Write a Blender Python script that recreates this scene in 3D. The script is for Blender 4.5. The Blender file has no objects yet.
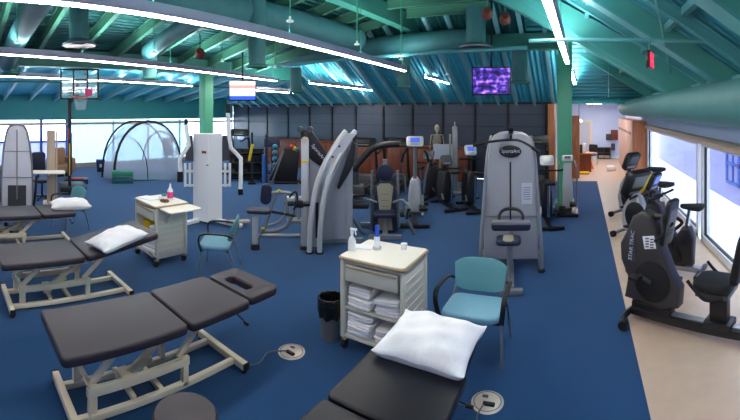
import bpy, bmesh, math, random
from mathutils import Vector, Matrix, Euler
random.seed(7)
C = bpy.context.scene.collection
S = bpy.context.scene
PI = math.pi

# ------------------------------------------------------------------ camera, world, exposure
CAM_H = 2.4
VPX, HOR, FPX = 581.0, 110.0, 400.0          # heading of +Y, horizon row, pixels per radian
cd = bpy.data.cameras.new('camera')
cd.type = 'PANO'
cd.panorama_type = 'CENTRAL_CYLINDRICAL'
cd.central_cylindrical_range_u_min = -370 / FPX
cd.central_cylindrical_range_u_max = 370 / FPX
cd.central_cylindrical_range_v_min = -(420 - HOR) / FPX
cd.central_cylindrical_range_v_max = HOR / FPX
cd.central_cylindrical_radius = 1.0
cam = bpy.data.objects.new('camera', cd)
C.objects.link(cam)
cam.location = (0, 0, CAM_H)
cam.rotation_euler = (PI / 2, 0, -(370 - VPX) / FPX)
S.camera = cam

W = bpy.data.worlds.new('overcast'); S.world = W; W.use_nodes = True
bgn = W.node_tree.nodes['Background']
bgn.inputs['Color'].default_value = (0.72, 0.86, 1.0, 1)
bgn.inputs['Strength'].default_value = 4.0
S.view_settings.view_transform = 'Standard'
S.view_settings.look = 'None'
S.view_settings.gamma = 1.0
S.view_settings.use_curve_mapping = False
S.view_settings.exposure = 0.85
STRIP = 30.0       # emission of the luminaires

# ------------------------------------------------------------------ pixel helpers
def az(px): return (px - VPX) / FPX
def G(px, r, z=0.0):
    a = az(px); return Vector((r * math.sin(a), r * math.cos(a), z))
def F(px, py): return G(px, CAM_H * FPX / (py - HOR))
def Z(py, r): return CAM_H - (py - HOR) * r / FPX
def face_cam(px): return -az(px)             # rotation that turns a thing's front (-y) to the camera

# ------------------------------------------------------------------ materials
def sr(*c):
    return tuple((x / 255 / 12.92 if x / 255 <= .04045 else ((x / 255 + .055) / 1.055) ** 2.4) for x in c)
MATS = {}
def mat(name, rgb, rough=.5, metal=0., noise=0., scale=40., bump=0., bscale=200., emit=0., coat=0., trans=0., alpha=1., spec=.5):
    if name in MATS: return MATS[name]
    m = bpy.data.materials.new(name); m.use_nodes = True
    nt = m.node_tree; b = nt.nodes['Principled BSDF']
    col = (*sr(*rgb), 1)
    b.inputs['Base Color'].default_value = col
    b.inputs['Roughness'].default_value = rough
    b.inputs['Metallic'].default_value = metal
    b.inputs['Specular IOR Level'].default_value = spec
    b.inputs['Coat Weight'].default_value = coat
    b.inputs['Alpha'].default_value = alpha
    if emit:
        b.inputs['Emission Color'].default_value = col
        b.inputs['Emission Strength'].default_value = emit
    tc = nt.nodes.new('ShaderNodeTexCoord')
    if noise:
        n = nt.nodes.new('ShaderNodeTexNoise'); n.inputs['Scale'].default_value = scale; n.inputs['Detail'].default_value = 4
        nt.links.new(tc.outputs['Object'], n.inputs['Vector'])
        r = nt.nodes.new('ShaderNodeMapRange'); r.inputs[1].default_value = .3; r.inputs[2].default_value = .7
        r.inputs[3].default_value = 1 - noise; r.inputs[4].default_value = 1 + noise
        nt.links.new(n.outputs['Fac'], r.inputs[0])
        mx = nt.nodes.new('ShaderNodeMix'); mx.data_type = 'RGBA'; mx.blend_type = 'MULTIPLY'
        mx.inputs[0].default_value = 1.0; mx.inputs[6].default_value = col
        nt.links.new(r.outputs[0], mx.inputs[7]); nt.links.new(mx.outputs[2], b.inputs['Base Color'])
    if bump:
        n2 = nt.nodes.new('ShaderNodeTexNoise'); n2.inputs['Scale'].default_value = bscale; n2.inputs['Detail'].default_value = 2
        nt.links.new(tc.outputs['Object'], n2.inputs['Vector'])
        bp = nt.nodes.new('ShaderNodeBump'); bp.inputs['Strength'].default_value = bump; bp.inputs['Distance'].default_value = .01
        nt.links.new(n2.outputs['Fac'], bp.inputs['Height']); nt.links.new(bp.outputs[0], b.inputs['Normal'])
    MATS[name] = m
    return m

def glassy(name, rgb, opacity, gloss=.12, rough=.05):
    """thin pane or net: part transparent, part diffuse tint, a little mirror"""
    m = bpy.data.materials.new(name); m.use_nodes = True
    nt = m.node_tree; nt.nodes.remove(nt.nodes['Principled BSDF']); out = nt.nodes['Material Output']
    t = nt.nodes.new('ShaderNodeBsdfTransparent'); d = nt.nodes.new('ShaderNodeBsdfDiffuse'); g = nt.nodes.new('ShaderNodeBsdfGlossy')
    d.inputs['Color'].default_value = (*sr(*rgb), 1); g.inputs['Roughness'].default_value = rough
    tr = nt.nodes.new('ShaderNodeBsdfTranslucent'); tr.inputs['Color'].default_value = (*sr(*rgb), 1)
    dd = nt.nodes.new('ShaderNodeMixShader'); dd.inputs[0].default_value = .5
    nt.links.new(d.outputs[0], dd.inputs[1]); nt.links.new(tr.outputs[0], dd.inputs[2])
    a = nt.nodes.new('ShaderNodeMixShader'); a.inputs[0].default_value = opacity
    nt.links.new(t.outputs[0], a.inputs[1]); nt.links.new(dd.outputs[0], a.inputs[2])
    b = nt.nodes.new('ShaderNodeMixShader'); b.inputs[0].default_value = gloss
    nt.links.new(a.outputs[0], b.inputs[1]); nt.links.new(g.outputs[0], b.inputs[2])
    nt.links.new(b.outputs[0], out.inputs['Surface'])
    MATS[name] = m
    return m

def carpet_mat():
    m = mat('carpet', (46, 78, 122), rough=.95, noise=.16, scale=90, bump=.4, bscale=300, spec=.15)
    nt = m.node_tree
    mx = [n for n in nt.nodes if n.type == 'MIX'][0]
    tc = [n for n in nt.nodes if n.type == 'TEX_COORD'][0]
    n = nt.nodes.new('ShaderNodeTexNoise'); n.inputs['Scale'].default_value = .45; n.inputs['Detail'].default_value = 3
    nt.links.new(tc.outputs['Object'], n.inputs['Vector'])
    cr = nt.nodes.new('ShaderNodeValToRGB')
    cr.color_ramp.elements[0].position = .3; cr.color_ramp.elements[1].position = .7
    cr.color_ramp.elements[0].color = (*sr(22, 60, 100), 1); cr.color_ramp.elements[1].color = (*sr(30, 72, 116), 1)
    nt.links.new(n.outputs['Fac'], cr.inputs[0]); nt.links.new(cr.outputs[0], mx.inputs[6])
    return m

def wood_mat(name, a, b, scale=3.):
    m = mat(name, a, rough=.45)
    nt = m.node_tree; bs = nt.nodes['Principled BSDF']
    tc = nt.nodes.new('ShaderNodeTexCoord'); mp = nt.nodes.new('ShaderNodeMapping'); mp.inputs['Scale'].default_value = (6, 6, .6)
    n = nt.nodes.new('ShaderNodeTexNoise'); n.inputs['Scale'].default_value = scale; n.inputs['Detail'].default_value = 6
    cr = nt.nodes.new('ShaderNodeValToRGB'); cr.color_ramp.elements[0].position = .35; cr.color_ramp.elements[1].position = .65
    cr.color_ramp.elements[0].color = (*sr(*a), 1); cr.color_ramp.elements[1].color = (*sr(*b), 1)
    nt.links.new(tc.outputs['Object'], mp.inputs[0]); nt.links.new(mp.outputs[0], n.inputs['Vector'])
    nt.links.new(n.outputs['Fac'], cr.inputs[0]); nt.links.new(cr.outputs[0], bs.inputs['Base Color'])
    return m

def deck_mat(name, rgb, axis, pitch):
    """ribbed steel roof deck: ribs along one axis, as bump"""
    m = mat(name, rgb, rough=.55, noise=.1, scale=1.5)
    nt = m.node_tree; bs = nt.nodes['Principled BSDF']
    tc = [n for n in nt.nodes if n.type == 'TEX_COORD'][0]
    w = nt.nodes.new('ShaderNodeTexWave'); w.wave_type = 'BANDS'; w.bands_direction = axis
    w.inputs['Scale'].default_value = .314 / pitch; w.inputs['Distortion'].default_value = 0
    w.wave_profile = 'SIN'
    nt.links.new(tc.outputs['Object'], w.inputs['Vector'])
    bp = nt.nodes.new('ShaderNodeBump'); bp.inputs['Strength'].default_value = 1.; bp.inputs['Distance'].default_value = .06
    nt.links.new(w.outputs['Fac'], bp.inputs['Height']); nt.links.new(bp.outputs[0], bs.inputs['Normal'])
    return m

M_carpet = carpet_mat()
M_carpet.node_tree.nodes['Principled BSDF'].inputs['Sheen Weight'].default_value = .4
M_carpet.node_tree.nodes['Principled BSDF'].inputs['Sheen Roughness'].default_value = .4
M_carpet.node_tree.nodes['Principled BSDF'].inputs['Sheen Tint'].default_value = (.55, .7, 1, 1)
M_tile = mat('tile_floor', (196, 172, 150), rough=.45, noise=.05, scale=6, bump=.05)
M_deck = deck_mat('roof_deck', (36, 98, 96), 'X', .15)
M_deckcross = deck_mat('roof_deck_cross_lit', (70, 164, 176), 'Y', .17)  # right slope deck, lightness painted in for missing light
M_decklit = deck_mat('roof_deck_lit', (86, 208, 232), 'X', .15)  # far and left slope deck, brightened in the colour where little light reaches
M_beam = mat('teal_paint', (58, 126, 112), rough=.5, noise=.06, scale=3)
M_rafter = mat('lit_teal_paint', (92, 176, 164), rough=.5, noise=.05, scale=3)  # teal paint made lighter to stand in for light on the right rafters
M_joistgreen = mat('green_joist_paint', (82, 136, 112), rough=.45)
M_joist = mat('teal_joist_paint', (104, 180, 182), rough=.45, noise=.05, scale=3)
M_joist2 = mat('lit_joist_paint', (150, 208, 216), rough=.4)  # joists of far and left slopes, painted paler in place of light
M_duct = mat('teal_duct_paint', (66, 122, 124), rough=.6, noise=.08, scale=4)
M_tealwall = mat('teal_wall', (60, 164, 164), rough=.6, noise=.04, scale=2)
M_column = mat('green_column', (84, 168, 134), rough=.45, noise=.04, scale=3)
M_wall = mat('lilac_wall', (200, 216, 245), rough=.7, noise=.03, scale=2)
M_bluewall = mat('pale_blue_wall', (186, 206, 226), rough=.6, noise=.03, scale=2)
M_white = mat('white_frame', (226, 230, 238), rough=.4)
M_beige = mat('beige_trim', (178, 160, 142), rough=.5)
M_part = mat('partition_grey', (74, 82, 97), rough=.22, noise=.04, scale=.8)
M_partdark = mat('partition_seam', (20, 24, 32), rough=.5)
M_wood = wood_mat('red_brown_wood', (112, 56, 34), (140, 74, 46))
M_oak = wood_mat('orange_wood', (176, 104, 62), (196, 124, 78))
M_pinkwood = wood_mat('pale_wood', (196, 158, 140), (208, 172, 152))
M_vinyl = mat('dark_vinyl', (52, 45, 54), rough=.42, bump=.12, bscale=260, coat=.0, spec=.4)
M_vinyl2 = mat('navy_vinyl', (11, 12, 24), rough=.38, spec=.35, bump=.12, bscale=260)
M_cream = mat('cream_steel', (228, 212, 186), rough=.4, noise=.04, scale=8)
M_cart = mat('cream_laminate', (206, 204, 192), rough=.45, noise=.02, scale=6)
M_carttop = mat('cream_top', (238, 232, 218), rough=.4)
M_rim = mat('tan_rim', (164, 146, 116), rough=.5)
M_black = mat('black_plastic', (22, 22, 26), rough=.42)
M_blackm = mat('black_metal', (28, 28, 32), rough=.35, metal=.3)
M_rubber = mat('black_rubber', (14, 14, 16), rough=.75)
M_silver = mat('silver_paint', (144, 147, 150), rough=.32, metal=.5)
M_grey = mat('grey_shroud', (158, 160, 168), rough=.3, noise=.03, scale=3)
M_greyd = mat('dark_grey_plastic', (66, 66, 72), rough=.4)
M_chrome = mat('chrome', (200, 205, 210), rough=.12, metal=1.)
M_navy = mat('navy_pad', (22, 28, 58), rough=.5, bump=.1)
M_padbeige = mat('beige_pad', (150, 142, 124), rough=.55, bump=.1)
M_chair = mat('blue_chair_fabric', (118, 168, 190), rough=.7, noise=.06, scale=60, bump=.15)
M_chairback = mat('teal_chair_fabric', (92, 150, 158), rough=.7, noise=.06, scale=60, bump=.15)
M_pillow = mat('pillow_cotton', (236, 236, 240), rough=.85, bump=.5, bscale=14)
M_towel = mat('towel_cotton', (248, 246, 250), rough=.95, noise=.04, scale=40, bump=.6, bscale=120)
M_plastic = mat('white_plastic', (236, 238, 242), rough=.35)
M_hoopnet = glassy('hoop_net', (220, 225, 235), .18, .0, .6)
M_clear = glassy('clear_plastic', (225, 235, 240), .35, .1)
M_bluecap = mat('blue_plastic', (24, 72, 190), rough=.4)
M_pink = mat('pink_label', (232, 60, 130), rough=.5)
M_yellow = mat('yellow', (238, 200, 30), rough=.5)
M_red = mat('red', (200, 40, 36), rough=.5)
M_orange = mat('orange', (240, 96, 40), rough=.5)
M_greenbox = mat('green_vinyl', (44, 122, 98), rough=.5)
M_tealbox = mat('teal_vinyl', (24, 84, 96), rough=.5)
M_ball = mat('blue_ball', (46, 112, 140), rough=.5)
M_brown = mat('brown_leather', (146, 104, 78), rough=.6)
M_bag = mat('black_bag', (14, 14, 16), rough=.25, bump=.8, bscale=30)
M_bin = mat('grey_bin', (92, 98, 104), rough=.5)
M_net = glassy('white_net', (232, 232, 246), .36, 0.01, .6)
M_bone = mat('bone', (198, 184, 156), rough=.6)
M_snow = mat('snow', (240, 244, 250), rough=.9)
M_pane = glassy('window_pane', (190, 205, 235), .05, .07)
M_frost = glassy('frosted_pane', (190, 222, 232), .75, .06, .3)
M_outside = mat('outside_wall', (158, 154, 192), rough=.8)
M_blueframe = mat('blue_frame', (40, 80, 170), rough=.5)
M_lens = mat('lamp_lens', (255, 244, 240), emit=STRIP)
M_lensup = mat('lamp_uplight', (215, 245, 245), emit=STRIP * 1.25)
M_house = mat('lamp_housing', (186, 184, 200), rough=.4, metal=.3)
M_cap = mat('pendant_cap', (214, 232, 222), emit=.25)
M_exit = mat('exit_red', (255, 30, 60), emit=2.2)
M_rust = mat('rust_brown', (122, 58, 46), rough=.6, noise=.3, scale=20)
M_lcd = mat('lcd', (176, 190, 176), rough=.3, emit=.25)
M_lcdgrey = mat('lcd_grey', (128, 134, 130), rough=.3)
M_lcdblue = mat('lcd_blue', (60, 90, 190), rough=.3, emit=.5)
M_outlet = mat('outlet_plate', (186, 176, 168), rough=.35, metal=.2)
M_cable = mat('grey_cable', (96, 98, 104), rough=.5)
M_board = mat('white_board', (190, 196, 210), rough=.3)
M_pale = mat('pale_shroud', (208, 210, 220), rough=.35, noise=.05, scale=3)
M_bikebody = mat('bike_shroud', (54, 50, 50), rough=.5)
M_silverbody = mat('silver_body', (188, 189, 193), rough=.3, metal=.2)

# ------------------------------------------------------------------ mesh helpers
def new(): return bmesh.new()
def rotm(rot):
    return Euler(rot).to_matrix().to_4x4() if rot else Matrix.Identity(4)
def bx(bm, c, s, rot=None, bev=0., seg=2):
    """box of size s centred at c"""
    t = bmesh.new()
    bmesh.ops.create_cube(t, size=1.0)
    for v in t.verts: v.co = Vector((v.co.x * s[0], v.co.y * s[1], v.co.z * s[2]))
    if bev: bmesh.ops.bevel(t, geom=t.edges[:], offset=bev, segments=seg, affect='EDGES', profile=.5)
    return put(bm, t, Matrix.Translation(Vector(c)) @ rotm(rot))
def put(bm, t, M):
    t.transform(M)
    me = bpy.data.meshes.new('tmp'); t.to_mesh(me); t.free()
    bm.from_mesh(me); bpy.data.meshes.remove(me)
    return bm
def cy(bm, p0, p1, r, r2=None, n=14):
    p0 = Vector(p0); p1 = Vector(p1); d = p1 - p0
    t = bmesh.new()
    bmesh.ops.create_cone(t, cap_ends=True, segments=n, radius1=r, radius2=r if r2 is None else r2, depth=d.length)
    q = d.to_track_quat('Z', 'Y').to_matrix().to_4x4()
    return put(bm, t, Matrix.Translation((p0 + p1) / 2) @ q)
def bar(bm, p0, p1, w, h, up=(0, 0, 1), bev=0.):
    """rectangular bar from p0 to p1: w across, h along 'up'"""
    p0 = Vector(p0); p1 = Vector(p1); d = (p1 - p0); L = d.length; d.normalize()
    u = Vector(up); sx = d.cross(u)
    if sx.length < 1e-4: sx = d.cross(Vector((1, 0, 0)))
    sx.normalize(); uu = sx.cross(d)
    R = Matrix((sx, d, uu)).transposed().to_4x4()
    t = bmesh.new(); bmesh.ops.create_cube(t, size=1.0)
    for v in t.verts: v.co = Vector((v.co.x * w, v.co.y * L, v.co.z * h))
    if bev: bmesh.ops.bevel(t, geom=t.edges[:], offset=bev, segments=2, affect='EDGES', profile=.5)
    return put(bm, t, Matrix.Translation((p0 + p1) / 2) @ R)
def smooth_path(pts, k=6):
    pts = [Vector(p) for p in pts]
    if len(pts) < 3: return pts
    out = []
    P = [pts[0]] + pts + [pts[-1]]
    for i in range(1, len(P) - 2):
        a, b, c, d = P[i - 1], P[i], P[i + 1], P[i + 2]
        for j in range(k):
            t = j / k
            out.append(.5 * ((2 * b) + (c - a) * t + (2 * a - 5 * b + 4 * c - d) * t * t + (3 * b - a - 3 * c + d) * t ** 3))
    out.append(pts[-1]); return out
def tube(bm, pts, r, n=10, k=6, smooth=True, flat=None, rs=None):
    """swept tube through pts; flat=(w,h,axis) gives a flat section whose width lies along axis"""
    P = smooth_path(pts, k) if smooth else [Vector(p) for p in pts]
    rings = []; nrm = None
    for i, p in enumerate(P):
        d = (P[min(i + 1, len(P) - 1)] - P[max(i - 1, 0)]).normalized()
        if flat: a = (Vector(flat[2]) - d * d.dot(Vector(flat[2]))).normalized()
        else:
            if nrm is None:
                nrm = d.cross(Vector((0, 0, 1)))
                if nrm.length < .05: nrm = d.cross(Vector((1, 0, 0)))
            a = (nrm - d * d.dot(nrm)).normalized(); nrm = a
        b = d.cross(a)
        if flat:
            w, h = flat[0] / 2, flat[1] / 2; c = min(w, h) * .5
            sec = [(w - c, -h), (w, -h + c), (w, h - c), (w - c, h), (-w + c, h), (-w, h - c), (-w, -h + c), (-w + c, -h)]
            rings.append([bm.verts.new(p + a * x + b * y) for x, y in sec])
        else:
            rr = r if rs is None else rs[0] + (rs[1] - rs[0]) * i / (len(P) - 1)
            rings.append([bm.verts.new(p + a * rr * math.cos(2 * PI * j / n) + b * rr * math.sin(2 * PI * j / n)) for j in range(n)])
    m = len(rings[0])
    for i in range(len(rings) - 1):
        for j in range(m):
            bm.faces.new((rings[i][j], rings[i][(j + 1) % m], rings[i + 1][(j + 1) % m], rings[i + 1][j]))
    bm.faces.new(rings[0][::-1]); bm.faces.new(rings[-1])
    return bm
def lathe(bm, prof, c=(0, 0, 0), n=24, M=None, cap=True):
    t = bmesh.new(); rings = []
    for r, z in prof:
        if r < 1e-5: rings.append([t.verts.new((0, 0, z))])
        else: rings.append([t.verts.new((r * math.cos(2 * PI * j / n), r * math.sin(2 * PI * j / n), z)) for j in range(n)])
    for a, b in zip(rings, rings[1:]):
        for j in range(n):
            k = (j + 1) % n
            q = [a[j % len(a)], a[k % len(a)], b[k % len(b)], b[j % len(b)]]
            u = []
            for v in q:
                if v not in u: u.append(v)
            if len(u) > 2: t.faces.new(u)
    for rr, fl in ((rings[0], True), (rings[-1], False)):
        if cap and len(rr) > 1: t.faces.new(rr[::-1] if fl else rr)
    return put(bm, t, Matrix.Translation(Vector(c)) @ (M or Matrix.Identity(4)))
def prism(bm, out, t, axis='y', c=(0, 0, 0), bev=0., rot=None, seg=2):
    """outline (2-D) extruded by thickness t about its plane. axis y: outline is (x,z); x: (y,z); z: (x,y)"""
    q = bmesh.new()
    f = {'y': lambda a, b, h: (a, h, b), 'x': lambda a, b, h: (h, a, b), 'z': lambda a, b, h: (a, b, h)}[axis]
    A = [q.verts.new(f(a, b, -t / 2)) for a, b in out]; B = [q.verts.new(f(a, b, t / 2)) for a, b in out]
    q.faces.new(A[::-1]); q.faces.new(B)
    for i in range(len(out)):
        j = (i + 1) % len(out); q.faces.new((A[i], A[j], B[j], B[i]))
    bmesh.ops.recalc_face_normals(q, faces=q.faces[:])
    if bev:
        e = [e for e in q.edges if (e.verts[0] in A) == (e.verts[1] in A)]
        bmesh.ops.bevel(q, geom=e, offset=bev, segments=seg, affect='EDGES', profile=.5)
    return put(bm, q, Matrix.Translation(Vector(c)) @ rotm(rot))
def rrect(w, h, r, n=5, cx=0, cz=0):
    o = []
    for sx, sz, a0 in ((1, 1, 0), (-1, 1, 90), (-1, -1, 180), (1, -1, 270)):
        for i in range(n + 1):
            a = math.radians(a0 + 90 * i / n)
            o.append((cx + sx * (w / 2 - r) + r * math.cos(a), cz + sz * (h / 2 - r) + r * math.sin(a)))
    return o
def disc(bm, c, r, t, axis='y', n=28, bev=0.):
    return prism(bm, [(r * math.cos(2 * PI * i / n), r * math.sin(2 * PI * i / n)) for i in range(n)], t, axis, c, bev)
def ball(bm, c, r, s=(1, 1, 1), u=16, v=10):
    t = bmesh.new(); bmesh.ops.create_uvsphere(t, u_segments=u, v_segments=v, radius=r)
    return put(bm, t, Matrix.Translation(Vector(c)) @ Matrix.Diagonal((*s, 1)))

def obj(name, bm, m, parent=None, sm=None):
    me = bpy.data.meshes.new(name)
    bmesh.ops.recalc_face_normals(bm, faces=bm.faces[:])
    bm.to_mesh(me); bm.free()
    me.materials.append(m)
    o = bpy.data.objects.new(name, me); C.objects.link(o)
    if parent: o.parent = parent
    me.shade_smooth()
    ang = math.radians(38)
    b2 = bmesh.new(); b2.from_mesh(me)
    for e in b2.edges:
        e.smooth = len(e.link_faces) == 2 and e.calc_face_angle(0) < ang
    b2.to_mesh(me); b2.free()
    return o
def thing(name, label, cat, loc=(0, 0, 0), rotz=0., group=None):
    o = bpy.data.objects.new(name, None); C.objects.link(o)
    o.location = loc; o.rotation_euler = (0, 0, rotz); o['label'] = label; o['category'] = cat
    o.empty_display_size = .1
    if group: o['group'] = group
    return o
def tag(o, label, cat, group=None, kind=None):
    o['label'] = label; o['category'] = cat
    if group: o['group'] = group
    if kind: o['kind'] = kind
    return o
def struct(name, bm, m, parent=None):
    o = obj(name, bm, m, parent)
    if parent is None: o['kind'] = 'structure'
    return o
def dup(root, loc, rotz, label, group=None):
    r = root.copy(); C.objects.link(r); r.location = loc; r.rotation_euler = (0, 0, rotz)
    r['label'] = label
    if group: r['group'] = group
    for ch in list(root.children):
        c = ch.copy(); C.objects.link(c); c.parent = r
        for g in ch.children:
            d = g.copy(); C.objects.link(d); d.parent = c
    return r
def text(name, body, size, m, parent, loc, rot, depth=.002):
    cu = bpy.data.curves.new(name, 'FONT'); cu.body = body; cu.size = size; cu.extrude = depth
    cu.align_x = 'CENTER'; cu.align_y = 'CENTER'
    tmp = bpy.data.objects.new('tmp', cu); C.objects.link(tmp)
    me = bpy.data.meshes.new_from_object(tmp); bpy.data.objects.remove(tmp); me.materials.clear(); me.materials.append(m)
    o = bpy.data.objects.new(name, me); C.objects.link(o)
    o.parent = parent; o.location = loc; o.rotation_euler = rot
    return o

# ================================================================== SETTING
XL, XR, YB, YF, Y0 = -16.0, 2.2, 13.5, 20.0, -4.0
CE = .54                                                    # carpet edge
bm = new(); bx(bm, ((XL + CE) / 2, (Y0 + YB) / 2, -.05), (CE - XL, YB - Y0, .1)); o = struct('floor', bm, M_carpet)
bm = new(); bx(bm, ((CE + XR) / 2, (Y0 + YF) / 2, -.052), (XR - CE, YF - Y0, .1)); bx(bm, ((-1.2 + CE) / 2, (YB + YF) / 2, -.052), (CE + 1.2, YF - YB, .1))
struct('floor_tile', bm, M_tile)

def roof_z(x, y):
    zl = 3.0 + .16 * (x + 16) if x < -10 else 3.96 + .2 * (x + 10)
    zr = 2.85 + .6 * (XR - x)
    zb = 2.66 + .6 * (YB - y)
    return min(zl, 5.06, zr, zb)
bm = new()
xs = [XL + (XR - XL) * i / 140 for i in range(141)]; ys = [Y0 + (YB - Y0) * i / 130 for i in range(131)]
V = [[bm.verts.new((x, y, roof_z(x, y))) for y in ys] for x in xs]
V2 = [[bm.verts.new((x, y, roof_z(x, y) + .12)) for y in ys] for x in xs]
for i in range(140):
    for j in range(130):
        bm.faces.new((V[i][j], V[i][j + 1], V[i + 1][j + 1], V[i + 1][j]))
        bm.faces.new((V2[i][j], V2[i + 1][j], V2[i + 1][j + 1], V2[i][j + 1]))
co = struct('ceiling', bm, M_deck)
co.data.materials.append(M_decklit); co.data.materials.append(M_deckcross)
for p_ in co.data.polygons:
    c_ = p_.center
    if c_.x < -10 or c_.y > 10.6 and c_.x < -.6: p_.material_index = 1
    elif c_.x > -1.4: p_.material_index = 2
# ceiling over the far room
bm = new(); bx(bm, (.5, (YB + YF) / 2 + .1, 2.75), (3.6, YF - YB, .1)); struct('ceiling_far_room', bm, M_wall)

# left wall (x = XL): teal band above, windows below
bm = new(); bx(bm, (XL - .1, (Y0 + YB) / 2, 2.5), (.2, YB - Y0, 1.02)); struct('wall_left', bm, M_tealwall)
bm = new(); bx(bm, (XL + .05, (Y0 + YB) / 2, 1.83), (.1, YB - Y0, .09)); struct('trim_1', bm, M_beige)
# frosted lower panels up to y=YW, full-height glass beyond
YW = 4.75
M_frostlilac = glassy('frosted_lilac_pane', (206, 208, 236), .9, .04, .4)
bm = new()
for y in (-3.9, -2, -.1, 1.2, 3.6, 4.7): bx(bm, (XL - .03, y, 1.05), (.1, .1, 1.9))
bx(bm, (XL - .03, (Y0 + YW) / 2, 1.1), (.12, YW - Y0, .07)); w = struct('window_1', bm, M_blueframe)
bm = new(); bx(bm, (XL - .05, (Y0 + YW) / 2, 1.56), (.012, YW - Y0, .86)); struct('pane', bm, M_pane, w)
bm = new(); bx(bm, (XL - .02, (Y0 + YW) / 2, .58), (.012, YW - Y0, .98)); struct('frosted_pane', bm, M_frostlilac, w)
bm = new()
for y in (YW + .1, 6.8, 8.5, 10.2, 11.9, 13.4): bx(bm, (XL - .03, y, 1.0), (.1, .07, 1.96))
bx(bm, (XL - .03, (YW + YB) / 2, .04), (.12, YB - YW, .08)); w = struct('window_2', bm, M_white)
bm = new(); bx(bm, (XL - .05, (YW + 10.6) / 2, 1.0), (.012, 10.6 - YW, 1.9)); struct('pane', bm, M_frost, w)
bm = new(); bx(bm, (XL - .05, (10.6 + YB) / 2, 1.44), (.012, YB - 10.6, 1.1)); struct('pane', bm, M_pane, w)
bm = new(); bx(bm, (XL - .05, (10.6 + YB) / 2, .45), (.03, YB - 10.6, .86)); struct('spandrel', bm, M_frost, w)
bm = new(); bx(bm, (XL + .04, (Y0 + YB) / 2, .09), (.08, YB - Y0, .18)); struct('baseboard_left', bm, M_beige)

# back wall (y = YB): wall of tall grey partition panels with dark posts
bm = new(); bx(bm, ((XL - .9) / 2, YB + .12, 1.33), (-.9 - XL, .1, 2.66)); struct('wall_back', bm, M_partdark)
edges_s = [.0650, .0865, .1846, .2712, .3592, .4473, .5372, .6300, .7159, .8046, .8977, .9962, 1.0937, 1.185]
pts_x = [-s * YB for s in edges_s]
for i in range(1, len(pts_x) - 1):
    x1, x0 = pts_x[i], pts_x[i + 1]
    t = thing('partition_panel', 'placeholder', 'partition panel', ((x0 + x1) / 2, YB, 0), 0, 'grey partition panels along the far wall')
    t['label'] = 'tall glossy grey folding partition panel between dark posts along the far wall'
    wv = x1 - x0 - .09
    bm = new()
    for k, (a, b) in enumerate(((.03, 1.1), (1.12, 1.82), (1.84, 2.24), (2.26, 2.6))):
        bx(bm, (0, 0, (a + b) / 2), (wv, .06, b - a))
    obj('panel', bm, M_part, t)
    bm = new(); bx(bm, (wv / 2 + .045, -.02, 1.31), (.075, .09, 2.58)); obj('post', bm, M_partdark, t)
    bm = new(); bx(bm, (wv / 2 + .045, -.08, 2.35), (.05, .04, .3)); obj('latch', bm, M_black, t)
bm = new(); bx(bm, (-.98, YB - .1, 1.3), (.22, .7, 2.6), bev=.01)
tag(obj('partition_end_panel', bm, M_oak), 'orange brown wooden end panel closing the grey partition row beside green column', 'wood panel')
bm = new(); bx(bm, (-8.5, YB + .0, 2.63), (15.2, .14, .06)); struct('trim_2', bm, M_partdark)

# right wall (x = XR): windows from floor to 1.8 m, lilac header above
bm = new(); bx(bm, (XR + .1, (Y0 + YF) / 2, 2.42), (.2, YF - Y0, 1.0)); struct('wall_right', bm, M_wall)
bm = new(); bx(bm, (XR - .04, (Y0 + 13) / 2, 1.86), (.16, 13 - Y0, .12), bev=.01); struct('trim_3', bm, M_beige)
bm = new(); bx(bm, (XR + .08, (13.1 + YF) / 2, 1.0), (.16, YF - 13.1, 1.9)); struct('wall_right_far', bm, M_wall)
bays = [(13.0, 7.25), (7.05, 1.35), (1.2, -3.9)]
for n, (ya, yb) in enumerate(bays):
    bm = new(); L = ya - yb; ym = (ya + yb) / 2
    for y in (ya - .05, yb + .05): bx(bm, (XR + .05, y, .9), (.14, .12, 1.8))
    bx(bm, (XR + .05, ym, .06), (.14, L, .12)); bx(bm, (XR + .05, ym, 1.77), (.12, L, .07))
    w = struct('window_%d' % (n + 3), bm, M_white)
    bm = new(); bx(bm, (XR + .07, ym, .92), (.012, L - .2, 1.62)); struct('pane', bm, M_pane, w)
    bm = new()
    for y in (ya - .125, yb + .125): bx(bm, (XR + .03, y, .92), (.04, .03, 1.62))
    bx(bm, (XR + .03, ym, .135), (.04, L - .3, .03))
    struct('gasket', bm, M_black, w)
# outside the right windows: snow, lilac building with blue window
bm = new(); bx(bm, (XR + .95, 8, -.06), (1.55, 23.5, .1)); bx(bm, (-23, 6, -.08), (13.6, 40, .1)); tag(obj('snow', bm, M_snow), 'white snow covered ground outside the windows', 'snow', kind='stuff')
bm = new(); bx(bm, (3.95, 8, 1.6), (.2, 34, 3.2)); o = struct('wall_outside', bm, M_outside)
for i, y in enumerate((5.35, 9.6)):
    t = thing('outside_window', 'blue framed window on lilac wall outside, ' + ('nearer the spinning bikes' if i == 0 else 'behind the lockers end'), 'window', (3.83, y, 0), 0)
    bm = new()
    bx(bm, (0, -.42, 1.25), (.06, .1, 1.5)); bx(bm, (0, .42, 1.25), (.06, .1, 1.5))
    for z in (.5, 1.0, 1.5, 2.0): bx(bm, (0, 0, z), (.06, .94, .08))
    bx(bm, (0, 0, 1.25), (.05, .05, 1.5)); obj('window_frame', bm, M_blueframe, t)
    bm = new(); bx(bm, (.035, 0, 1.25), (.02, .8, 1.5)); obj('pane', bm, M_board, t)

# far wall and room behind
bm = new(); bx(bm, (.5, YF + .1, 1.4), (3.6, .2, 2.8)); struct('wall_far', bm, M_wall)
bm = new(); bx(bm, (-1.3, (YB + YF) / 2 + .1, 1.4), (.2, YF - YB, 2.8)); struct('wall_far_left', bm, M_bluewall)
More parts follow.
